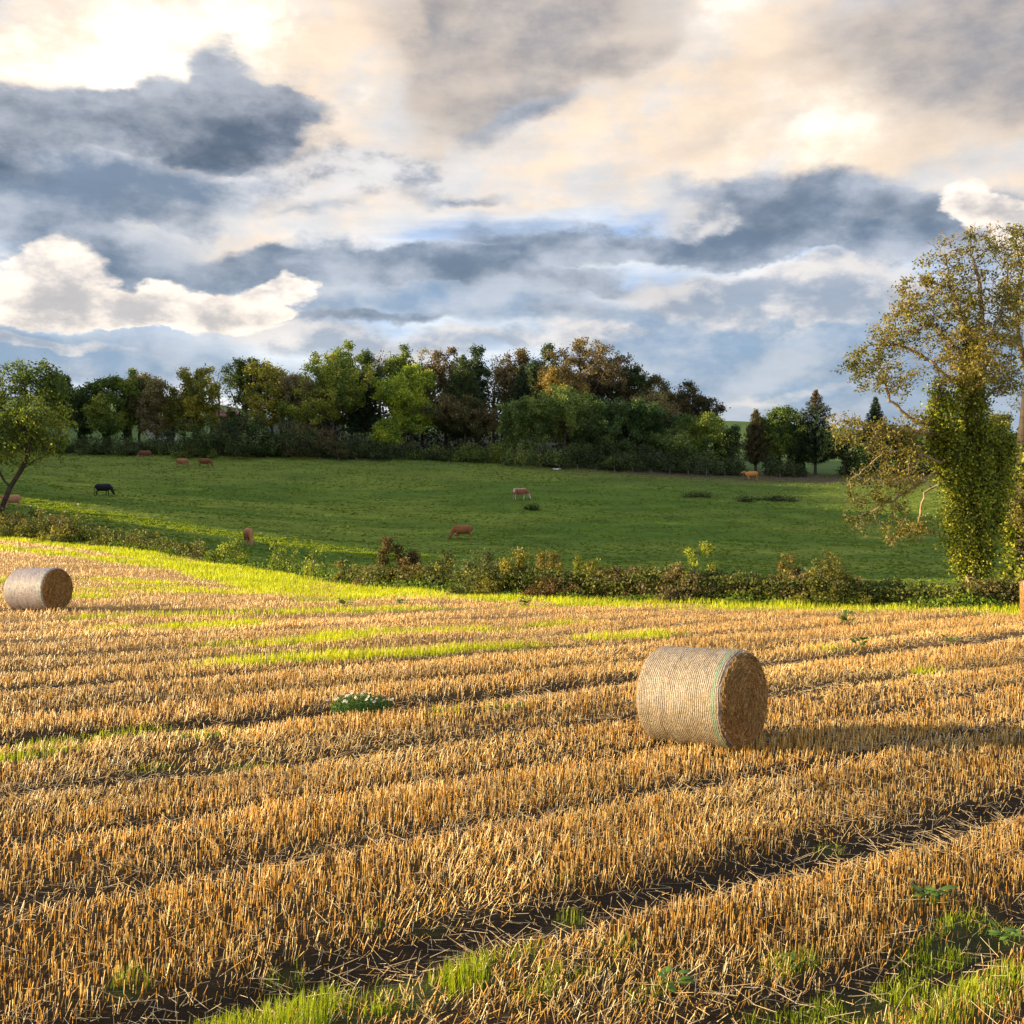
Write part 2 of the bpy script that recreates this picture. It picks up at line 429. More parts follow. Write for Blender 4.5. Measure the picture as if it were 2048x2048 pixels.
def height(X, Y, fine=True):
    X = np.asarray(X, float); Y = np.asarray(Y, float)
    d = np.clip(Y, 1.0, 3990); u = np.clip(X / d, -0.75, 0.75)
    near = sstep(d, 8, 22)
    fi = np.interp(d, _dd, np.arange(len(_dd))); i0 = np.clip(fi.astype(int), 0, len(_dd) - 2); fr = fi - i0
    fu = (u + 0.75) / 1.5 * 300; j0 = np.clip(fu.astype(int), 0, 299); fj = fu - j0
    z = (_P2[i0, j0] * (1 - fr) * (1 - fj) + _P2[i0 + 1, j0] * fr * (1 - fj) + _P2[i0, j0 + 1] * (1 - fr) * fj + _P2[i0 + 1, j0 + 1] * fr * fj)
    z = plane_z(Y) * (1 - near) + z * near
    # ridge with the shading wood, left of the frame
    xr = ridge_line(Y); w = 17.0
    g = np.exp(-((X - xr) / w) ** 2) * (X < xr) + np.exp(-((X - xr) / w) ** 2) * (X >= xr)
    g = np.where(X < xr, np.maximum(g, 0.65 * np.exp(-((X - xr) / 120) ** 2)), g)
    tgt = ridge_top(Y); on = sstep(Y, 62, 90) * (1 - sstep(Y, 300, 420))
    z = z + np.clip(tgt - z, -3, 60) * g * on
    z = z + (fbm(X * 0.12, Y * 0.12, 3, 3) - 0.5) * 0.25 * sstep(Y, 60, 110)
    if fine:
        inf = Y < edge_y(X) + 1
        _, dep = track(X, Y)
        f = -dep + (fbm(X * 1.7, Y * 1.7, 4, 31) - 0.5) * 0.07 + (vnoise(X * 0.35, Y * 0.35, 8) - 0.5) * 0.10
        p = (fbm(X * 0.9, Y * 0.9, 4, 41) - 0.5) * 0.30
        z = z + np.where(inf, f, p * (1 - sstep(Y, 300, 500)))
    return z

# ---------------------------------------------------------------- green growth in the stubble
PATCH = [  # pixel x, y, half length m, half width m, strength : the streaks of volunteer grass
    (640, 1318, 2.6, .34, 1.1), (800, 1310, 1.6, .34, 1.0), (960, 1300, 1.8, .28, 1.0), (520, 1322, 1.4, .25, .7), (620, 1283, 1.5, .35, 1.1), (740, 1270, 1.7, .35, 1.15),
    (880, 1263, .9, .3, .9), (975, 1258, 1.0, .3, .9), (480, 1286, 1.2, .3, .6), (390, 1252, 1.3, .4, 1.1), (470, 1249, 1.0, .4, 1.0), (230, 1258, .7, .25, .9), (300, 1232, 2.2, .3, 1.0),
    (420, 1229, 2.6, .3, 1.05), (560, 1226, 3.0, .3, 1.1), (720, 1222, 3.2, .3, 1.0), (820, 1221, 1.5, .25, .6), (180, 1194, 1.2, .3, 1.0), (120, 1192, 1.0, .3, .5), (10, 1165, 1.6, .6, .8),
    (300, 1168, 1.6, .4, .9), (215, 1160, 1.4, .4, .7), (330, 1178, 2.2, .4, .8), (1200, 1277, 1.0, .25, .8), (1300, 1272, 1.2, .28, .9), (1120, 1247, 1.2, .25, .8),
    (1060, 1215, 1.3, .3, .8), (170, 1182, 1.3, .3, .6),
    (420, 1185, 3.0, .5, .7), (560, 1190, 3.0, .3, .6), (1010, 1415, .5, .2, .6), (900, 1428, .4, .2, .5), (30, 1520, .9, .25, .9), (240, 1460, .7, .2, .8), (120, 1475, .8, .25, .8), (420, 1470, .6, .2, .6),
    (1850, 1343, .5, .2, .7), (1650, 1300, .7, .2, .5), (500, 1530, .5, .2, .5), (300, 1540, .4, .15, .5),
    # foreground
    (560, 2030, .6, .18, 1.6), (700, 2005, .6, .2, 1.7), (830, 1985, .55, .2, 1.7), (930, 1955, .5, .18, 1.5), (1010, 1925, .35, .13, 1.1), (1150, 1945, .5, .13, .6), (600, 2060, .8, .25, 1.3), (450, 2048, .5, .15, 1.0),
    (250, 1985, .13, .09, 1.5), (575, 1945, .13, .08, 1.3), (1145, 1835, .12, .08, 1.3), (1235, 1900, .3, .1, .45),
    (1640, 2010, .35, .12, .8), (1780, 1990, .35, .13, .9), (1930, 1975, .3, .13, 1.0), (2030, 1950, .3, .12, 1.0), (1900, 2035, .6, .14, .85), (1500, 2040, .4, .12, .8), (1700, 2060, .6, .16, .9),
    (1860, 1810, .22, .12, 1.0), (1935, 1855, .28, .11, 1.4), (2000, 1870, .25, .1, 1.2), (1660, 1690, .16, .09, 1.1), (1590, 1935, .3, .12, .8), (1810, 1960, .25, .1, .7), (1130, 1775, .1, .06, .7), (1090, 1990, .2, .08, .7),
    (1290, 1990, .2, .1, .6), (1900, 1900, .5, .15, .8), (860, 1860, .15, .07, .5), (745, 1860, .12, .06, .6)]
def ground_hit(px, py):
    d = 6750.0 / max(py - 1035, 20)
    lo, hi = 3.0, 200.0
    for _ in range(40):
        mid = 0.5 * (lo + hi)
        x, y, z = unproject(px, py, mid)
        if z > float(height(np.array([x]), np.array([y]), False)[0]): lo = mid
        else: hi = mid
    return unproject(px, py, lo)
_PW = [(ground_hit(p[0], min(p[1], 2040)), p[2], p[3], p[4]) for p in PATCH]
def green(X, Y):
    """0..1+ : how much grass grows here within the stubble field"""
    X = np.asarray(X, float); Y = np.asarray(Y, float)
    g = np.zeros_like(X)
    wob = (fbm(X * 1.3, Y * 1.3, 3, 61) - 0.5)
    for (c, hl, hw, st) in _PW:
        far = c[1] > 22
        ang = ROW_A * (0.75 if far else 1.0)
        dx = X - c[0]; dy = Y - c[1]
        t = (dx * math.cos(ang) + dy * math.sin(ang)) / (hl * (1.1)); v = (-dx * math.sin(ang) + dy * math.cos(ang)) / (hw * (1.75 if far else 1.25)) + wob * 1.2
        q = t * t + v * v
        g = np.maximum(g, st * np.exp(-q * q))
    # headland strip along the hedge
    e = edge_y(X) - Y
    u = X / np.maximum(Y, 1)
    pxx = u * F + 1024
    n = fbm(X * 0.35, Y * 0.9, 4, 71); n2 = fbm(X * .12, Y * 0.25, 3, 77)
    wid = np.interp(pxx, [-300, 0, 200, 400, 600, 800, 1000, 1300, 2048], [2.5, 3.0, 4.6, 12, 13, 5.5, 3.9, 3.5, 3.5])
    s = (1 - sstep(e, wid * 0.75, wid * 1.1)) * sstep(e, -1.5, 0.2)
    s = s * np.clip(0.75 + (n - 0.42) * 3.2, 0, 1.3)
    # second strip on the left, bare earth between the two
    wl = np.interp(pxx, [-300, 0, 150, 300, 420, 520], [9.5, 9.5, 9.0, 8.5, 7, 6])
    s2 = np.exp(-((e - wl) / 1.5) ** 2) * (1 - sstep(pxx, 380, 560)) * np.clip(.8 + (n - 0.42) * 3, 0, 1.3)
    gap = np.exp(-((e - wid * 0.55) / (0.7)) ** 2) * sstep(pxx, 1000, 1250) * 0.75
    return np.maximum(g, np.clip(np.maximum(s - gap, s2), 0, 1.3))

# ---------------------------------------------------------------- ground sheets
def span(a, b, st): return np.arange(a, b, st)
ys = np.concatenate([span(-14, 4, .6), span(4, 16, .055), span(16, 40, .13), span(40, 95, .33), span(95, 220, .9), span(220, 640, 5.0), span(640, 3900, 60.0)])
ss_ = np.concatenate([-(np.linspace(1, 0, 60, endpoint=False) ** 1.3 * 0.5 + 0.5), np.linspace(-0.5, 0.5, 560), 0.5 + np.linspace(0.02, 1, 50) ** 1.3 * 0.5])
YY, SS = np.meshgrid(ys, ss_, indexing='ij')
XX = SS * (YY + 22)
ZZ = height(XX, YY)
GV = np.stack([XX, YY, ZZ], -1).reshape(-1, 3)
nr, nc = XX.shape
ii, jj = np.meshgrid(np.arange(nr - 1), np.arange(nc - 1), indexing='ij')
a_ = (ii * nc + jj).ravel()
GQ = np.stack([a_, a_ + 1, a_ + nc + 1, a_ + nc], 1)
cx = XX.ravel()[GQ].mean(1); cy = YY.ravel()[GQ].mean(1)
zone = np.where(cy < edge_y(cx), 0, np.where(cy < 204 + 4 * np.sin(cx * .05), 1, 2))

def sub(name, zsel, mat, colf):
    q = GQ[zone == zsel]
    used = np.unique(q); remap = np.zeros(len(GV), np.int64); remap[used] = np.arange(len(used))
    V = GV[used]
    return tag(mesh_obj(name, V, [remap[q]], mat, colf(V[:, 0], V[:, 1]), True), kind='structure')

def lerp(a, b, t): return np.asarray(a)[None] * (1 - t[:, None]) + np.asarray(b)[None] * t[:, None]

def ground_mat(name, sc, vary, bump, streak=False):
    m, T = material(name)
    c = T.new('ShaderNodeAttribute', attribute_name='tint').outputs['Color']
    co = T.new('ShaderNodeTexCoord').outputs['Object']
    n = T.noise(co, sc, 8, 0.65)
    n2 = T.noise(T.vm('MULTIPLY', co, (0.35, 1.0, 1.0)) if streak else co, sc * 0.22, 5, 0.6)
    f = T.mad(T.add(n, n2), vary, 1 - vary)
    c = T.vm('SCALE', c, scale=f)
    pr = T.new('ShaderNodeBsdfPrincipled'); T.put(pr.inputs['Base Color'], c)
    pr.inputs['Roughness'].default_value = 0.95; pr.inputs['Specular IOR Level'].default_value = 0.1
    b = T.new('ShaderNodeBump'); b.inputs['Strength'].default_value = bump; b.inputs['Distance'].default_value = 0.08
    T.l.new(n, b.inputs['Height']); T.l.new(b.outputs[0], pr.inputs['Normal'])
    return finish(m, T, pr.outputs[0])

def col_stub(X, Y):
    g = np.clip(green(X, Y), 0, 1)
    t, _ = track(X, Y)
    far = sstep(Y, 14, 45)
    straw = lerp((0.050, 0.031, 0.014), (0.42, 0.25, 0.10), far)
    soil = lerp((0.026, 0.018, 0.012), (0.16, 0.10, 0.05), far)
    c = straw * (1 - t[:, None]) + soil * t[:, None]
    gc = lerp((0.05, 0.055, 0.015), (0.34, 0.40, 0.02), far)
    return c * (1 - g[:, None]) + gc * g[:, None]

def col_past(X, Y):
    n = fbm(X * 0.05, Y * 0.12, 4, 91); n2 = fbm(X * 0.3, Y * 0.8, 4, 95)
    c = lerp((0.080, 0.132, 0.012), (0.155, 0.190, 0.022), sstep(n, .3, .7))
    c = c * (0.62 + 0.76 * n2)[:, None]
    top = sstep(Y, 140, 195); c = c * (1 - .35 * top[:, None]) + np.array([0.135, 0.16, 0.04]) * .35 * top[:, None]
    # bare poached earth by the far fence on the right
    px = X / Y * F + 1024
    py_b = np.exp(-((Y - 190 - 0 * X) / 9.0) ** 2) * sstep(px, 950, 1450) * (0.65 + 0.7 * n2)
    py_b = np.clip(py_b * 1.3, 0, 1)
    c = c * (1 - py_b[:, None]) + np.array([0.10, 0.065, 0.045]) * py_b[:, None]
    return c

def col_hill(X, Y):
    n = fbm(X * 0.04, Y * 0.04, 4, 101)
    c = lerp((0.06, 0.11, 0.02), (0.11, 0.155, 0.035), n)
    u = X / Y
    wood = (1 - sstep(u, 0.17, 0.19)) * (1 - sstep(Y, 250, 290)) * sstep(u, -.22, -.17)
    return c * (1 - wood[:, None]) + np.array([0.035, 0.04, 0.018]) * wood[:, None]

M_SOIL = ground_mat('stubble_soil', 9.0, 0.55, 0.9)
M_PAST = ground_mat('pasture_grass', 5.0, 0.5, 0.8, True)
M_HILL = ground_mat('hill_grass', 0.8, 0.4, 0.3)
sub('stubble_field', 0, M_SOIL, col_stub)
sub('pasture', 1, M_PAST, col_past)
sub('hill', 2, M_HILL, col_hill)
# ---------------------------------------------------------------- stubble, straw and grass
M_STRAW = leaf_mat('straw', 1.0, 0.15, 0.36, (1.0, 0.9, 0.55))
M_GRASS = leaf_mat('grass_blades', 1.0, 0.45, 0.5, (1.15, 1.1, 0.4))

def scatter(bands, umax=0.56, rng=RNG):
    """random points per distance band: (near, far, per square metre)"""
    out = []
    for d0, d1, rho in bands:
        um = umax + (0.10 if d0 < 9 else 0)
        area = um * (d1 * d1 - d0 * d0)
        n = int(area * rho)
        d = np.sqrt(rng.uniform(d0 * d0, d1 * d1, n)); u = rng.uniform(-um, um, n)
        out.append(np.stack([u * d, d], 1))
    return np.concatenate(out)

def stalks(P, h, lean, phi, r, col, sides=3):
    X, Y = P[:, 0], P[:, 1]
    z = height(X, Y)
    A = np.stack([X, Y, z - 0.01], 1)
    D = np.stack([np.sin(lean) * np.cos(phi), np.sin(lean) * np.sin(phi), np.cos(lean)], 1)
    B = A + D * h[:, None]
    V, Q = tubes(A, B, r, r * 0.85, sides)
    return V, Q, np.repeat(col, sides * 2, axis=0)

STRAW_C = np.array([(0.66, 0.37, 0.095), (0.72, 0.44, 0.14), (0.60, 0.31, 0.075), (0.92, 0.76, 0.50), (0.34, 0.175, 0.05), (0.70, 0.38, 0.085), (0.86, 0.64, 0.34), (0.24, 0.13, 0.045)])
P = scatter([(4.2, 8, 760), (8, 12, 620), (12, 17, 430), (17, 24, 270), (24, 34, 160), (34, 50, 80), (50, 82, 28)])
# snap most of them to drill rows
v = rowv(P[:, 0], P[:, 1])
sp = 0.125
off = (np.round(v / sp) * sp - v + RNG.normal(0, 0.022, len(v))) * (P[:, 1] < 20) * (RNG.random(len(v)) < 0.8)
P[:, 0] += -math.sin(ROW_A) * off; P[:, 1] += math.cos(ROW_A) * off
tr, _ = track(P[:, 0], P[:, 1]); gr = green(P[:, 0], P[:, 1])
pat = fbm(P[:, 0] * 0.5, P[:, 1] * 0.5, 3, 55); pat2 = fbm(P[:, 0] * 2.2, P[:, 1] * 2.2, 3, 56)
keep = RNG.random(len(P)) < (1 - 0.88 * np.clip(tr * 1.25, 0, 1)) * (0.45 + 1.0 * pat) * (0.5 + pat2) * (1 - 0.93 * np.clip(gr, 0, 1) * (P[:, 1] > 12)) * (1 - 0.45 * np.clip(gr, 0, 1))
keep &= P[:, 1] < edge_y(P[:, 0]) - 0.3
P, tr, pat = P[keep], tr[keep], pat[keep]
vb = fbm(rowv(P[:, 0], P[:, 1]) * .75, rowt(P[:, 0], P[:, 1]) * .07, 3, 81)
n = len(P)
wide = np.clip(P[:, 1] / 11.0, 1, None) ** 0.75
h = RNG.uniform(0.06, 0.15, n) * (0.75 + 0.5 * pat) * (.65 + .7 * vb) * (1 - 0.35 * tr)
tramp = sstep(fbm(P[:, 0] * .42, P[:, 1] * .42, 3, 83), .53, .68)
lean = np.abs(RNG.normal(0, 0.17, n)) + tramp * np.abs(RNG.normal(0, .75, n)) + tr * np.abs(RNG.normal(0, 0.7, n)) + (RNG.random(n) < 0.07) * RNG.uniform(.3, 1.1, n)
phi = np.where(RNG.random(n) < 0.5, RNG.uniform(0, 6.283, n), RNG.normal(0.7, 0.5, n))
col = STRAW_C[RNG.integers(0, len(STRAW_C), n)] * RNG.uniform(0.72, 1.2, (n, 1))
col = col * (0.8 + 0.45 * fbm(P[:, 0] * 0.25, P[:, 1] * 0.6, 3, 57))[:, None]
col = col * (.55 + .9 * vb)[:, None] * np.array([.97, .93, .66])  # light and dark row bands coloured in, for low sun on undulating ground
col = col * (1 + .35 * tramp[:, None] * np.array([.8, 1.1, 1.8]))
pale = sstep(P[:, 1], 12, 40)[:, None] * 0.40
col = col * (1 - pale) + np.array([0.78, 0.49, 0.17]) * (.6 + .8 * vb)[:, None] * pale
V, Q, C = stalks(P, h, lean, phi, 0.0030 * wide * RNG.uniform(.75, 1.3, n), col)
tag(mesh_obj('stubble', V, [Q], M_STRAW, C), kind='stuff')

# loose straw lying about, thickest along the tracks
P = scatter([(4.2, 8, 260), (8, 13, 170), (13, 20, 90), (20, 32, 42), (32, 50, 18)])
tr, _ = track(P[:, 0], P[:, 1]); gr = green(P[:, 0], P[:, 1])
clump = fbm(P[:, 0] * 0.8, P[:, 1] * 0.8, 3, 58)
keep = (RNG.random(len(P)) < (0.25 + 0.9 * np.clip(tr, 0, .8) * clump * 1.6 + 0.9 * sstep(clump, .55, .75)) * (1 - .8 * np.clip(gr, 0, 1))) & (P[:, 1] < edge_y(P[:, 0]) - .3)
P = P[keep]; n = len(P)
X, Y = P[:, 0], P[:, 1]
L = RNG.uniform(0.06, 0.26, n); az_ = RNG.uniform(0, 6.283, n); ti = RNG.normal(0.10, 0.22, n)
D = np.stack([np.cos(az_) * np.cos(ti), np.sin(az_) * np.cos(ti), np.sin(ti)], 1)
A = np.stack([X, Y, height(X, Y) + RNG.uniform(0.0, 0.05, n)], 1)
wd = np.clip(Y / 11.0, 1, None) ** 0.8
V, Q = tubes(A, A + D * L[:, None], 0.0024 * wd, 0.0018 * wd, 3)
col = np.array([0.74, 0.56, 0.32]) * RNG.uniform(0.45, 1.15, (n, 1)) * np.array([1, 1, 1])
tag(mesh_obj('loose_straw', V, [Q], M_STRAW, np.repeat(col, 6, axis=0)), kind='stuff')

def blades(P, h, w, lean, phi, col, zoff=0.0, z=None):
    """two-piece bending blades"""
    n = len(P); X, Y = P[:, 0], P[:, 1]
    if z is None: z = height(X, Y)
    A = np.stack([X, Y, z + zoff - 0.01], 1)
    d1 = np.stack([np.sin(lean * .5) * np.cos(phi), np.sin(lean * .5) * np.sin(phi), np.cos(lean * .5)], 1)
    d2 = np.stack([np.sin(lean * 1.6) * np.cos(phi), np.sin(lean * 1.6) * np.sin(phi), np.cos(lean * 1.6)], 1)
    s = RNG.uniform(0, math.pi, n); side = np.stack([np.cos(s), np.sin(s), np.zeros(n)], 1)
    Mi = A + d1 * (h * .55)[:, None]; E = Mi + d2 * (h * .45)[:, None]
    hw = (w * .5)[:, None]
    V = np.stack([A - side * hw, A + side * hw, Mi + side * hw * .85, Mi - side * hw * .85, E], 1).reshape(-1, 3)
    b = np.arange(n)[:, None] * 5
    Q = b + np.array([[0, 1, 2, 3]]); T = b + np.array([[3, 2, 4]])
    return V, Q, T, np.repeat(col, 5, axis=0)

P = scatter([(4.2, 8, 2000), (8, 13, 1100), (13, 22, 420), (22, 34, 240), (34, 50, 130), (50, 86, 60)])
gr = green(P[:, 0], P[:, 1])
fgp = fbm(P[:, 0] * 3.2, P[:, 1] * 3.2, 3, 68)
keep = (RNG.random(len(P)) < np.clip(gr * 1.5 - 0.22, 0, 1) * np.where(P[:, 1] < 13, sstep(fgp, .34, .54), 1) + 0.004 * (P[:, 1] < 14)) & (P[:, 1] < edge_y(P[:, 0]) + 2.0)
P = P[keep]; gr = gr[keep]; n = len(P)
wide = np.clip(P[:, 1] / 9.0, 1, None) ** 0.85
n1 = fbm(P[:, 0] * 0.7, P[:, 1] * 0.7, 3, 66)
h = RNG.uniform(0.06, 0.17, n) * np.where(P[:, 1] > 16, 1.45, np.where(P[:, 0] > .8, .72, .92)) * (0.55 + 0.6 * np.clip(gr, 0, 1.2)) * (0.7 + .6 * n1)
e = edge_y(P[:, 0]) - P[:, 1]
fld = sstep(P[:, 1], 9, 24)
ca = lerp((0.15, 0.24, 0.014), (0.44, 0.50, 0.020), fld)
cb = lerp((0.46, 0.50, 0.022), (0.62, 0.62, 0.025), fld)
k = np.clip(RNG.normal(.5, .28, n), 0, 1)[:, None]
col = ca * (1 - k) + cb * k
col *= (0.7 + 0.6 * n1)[:, None]
V, Q, T, C = blades(P, h, 0.0058 * wide, np.abs(RNG.normal(0, .35, n)), RNG.normal(0.3, 1.4, n), col)
tag(mesh_obj('grass', V, [Q, T], M_GRASS, C), kind='stuff')

# paler grass blades along the sun streak, their lightness standing in for sunlight
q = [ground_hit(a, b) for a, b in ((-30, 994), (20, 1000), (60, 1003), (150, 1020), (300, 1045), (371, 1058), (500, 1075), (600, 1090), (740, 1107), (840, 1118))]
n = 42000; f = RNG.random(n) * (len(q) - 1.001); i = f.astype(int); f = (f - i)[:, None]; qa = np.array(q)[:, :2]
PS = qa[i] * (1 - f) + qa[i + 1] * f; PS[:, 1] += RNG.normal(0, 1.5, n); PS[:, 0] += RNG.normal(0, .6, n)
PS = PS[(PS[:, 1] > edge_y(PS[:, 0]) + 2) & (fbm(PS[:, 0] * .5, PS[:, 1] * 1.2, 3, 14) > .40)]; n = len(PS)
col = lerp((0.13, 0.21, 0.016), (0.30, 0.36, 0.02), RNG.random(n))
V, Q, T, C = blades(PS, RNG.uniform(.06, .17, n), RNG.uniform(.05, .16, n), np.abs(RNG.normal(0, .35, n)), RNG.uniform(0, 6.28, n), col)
tag(mesh_obj('sun_streak_grass', V, [Q, T], M_GRASS, C), kind='stuff')

# coarse tufts of the pasture
P = scatter([(60, 100, 5), (100, 150, 6), (150, 196, 5)], 0.52)
P = P[P[:, 1] > edge_y(P[:, 0]) + 1.5]
nz = fbm(P[:, 0] * .25, P[:, 1] * .5, 3, 67)
P = P[RNG.random(len(P)) < 0.25 + 1.2 * sstep(nz, .4, .7)]
n = len(P)
col = np.array([0.125, 0.165, 0.018]) * RNG.uniform(.8, 1.4, (n, 1)) * np.stack([RNG.uniform(.7, 1.15, n), np.ones(n), np.ones(n)], 1)
V, Q, T, C = blades(P, RNG.uniform(.05, .16, n), RNG.uniform(.12, .5, n), np.abs(RNG.normal(0, .7, n)), RNG.uniform(0, 6.28, n), col)
tag(mesh_obj('pasture_tufts', V, [Q, T], M_GRASS, C), kind='stuff')
# ---------------------------------------------------------------- round bales
def wrap_mat(name, straw, shine, white, green_at):
    """net wrap: fine cords round the bale over straw, a coloured selvedge near one end"""
    m, T = material(name)
    co = T.new('ShaderNodeTexCoord').outputs['Object']
    x, y, z = T.sep(co)
    ang = T.m('ARCTAN2', y, z)
    wob = T.noise(T.xyz(T.mul(x, 3.0), T.mul(ang, 1.5), 0.0), 2.0, 3, 0.5)
    cord = T.m('SINE', T.mul(T.mad(wob, 0.05, x), 2 * math.pi / 0.028))
    cyl = T.xyz(T.mul(x, 9.0), T.mul(ang, 3.4), 0.0)
    fib = T.noise(T.xyz(T.mul(x, 60.0), T.mul(ang, 9.0), 0.0), 1.0, 5, 0.7)
    blot = T.noise(cyl, 0.55, 5, 0.6)
    spk = T.noise(T.xyz(T.mul(x, 42.0), T.mul(ang, 38.0), 3.0), 1.0, 2, 0.5)
    c = T.mix(T.ss(fib, 0.38, 0.62), tuple(v * 0.3 for v in straw), straw)
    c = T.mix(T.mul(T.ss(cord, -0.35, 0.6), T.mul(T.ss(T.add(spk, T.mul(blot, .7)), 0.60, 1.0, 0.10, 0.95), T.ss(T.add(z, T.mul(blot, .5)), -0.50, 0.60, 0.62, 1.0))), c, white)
    c = T.mix(T.mul(T.ss(blot, 0.42, 0.62), 0.6), c, tuple(v * 0.55 for v in straw))
    c = T.mix(T.mul(T.ss(spk, 0.51, 0.62), 0.8), c, tuple(v * 0.3 for v in straw))
    if green_at is not None:
        g = T.m('ABSOLUTE', T.sub(T.mad(wob, 0.03, x), green_at))
        c = T.mix(T.mul(T.ss(g, 0.01, 0.04, 0.8, 0.0), T.ss(spk, 0.40, 0.58, 0.3, .85)), c, (0.05, 0.26, 0.17))
    pr = T.new('ShaderNodeBsdfPrincipled'); T.put(pr.inputs['Base Color'], c)
    pr.inputs['Roughness'].default_value = 0.55; pr.inputs['Specular IOR Level'].default_value = shine
    b = T.new('ShaderNodeBump'); b.inputs['Strength'].default_value = 0.9; b.inputs['Distance'].default_value = 0.012
    T.l.new(T.add(T.mul(cord, 0.25), T.add(T.mul(fib, 1.1), T.mul(blot, 3.5))), b.inputs['Height'])
    T.l.new(b.outputs[0], pr.inputs['Normal'])
    return finish(m, T, pr.outputs[0])

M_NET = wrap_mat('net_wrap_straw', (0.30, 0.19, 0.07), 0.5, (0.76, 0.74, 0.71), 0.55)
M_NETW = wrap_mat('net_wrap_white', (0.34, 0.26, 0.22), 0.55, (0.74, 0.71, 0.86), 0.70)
M_END = tint_mat('bale_straw_end', 0.9, 0.15, 14.0, 0.9, 0.55)

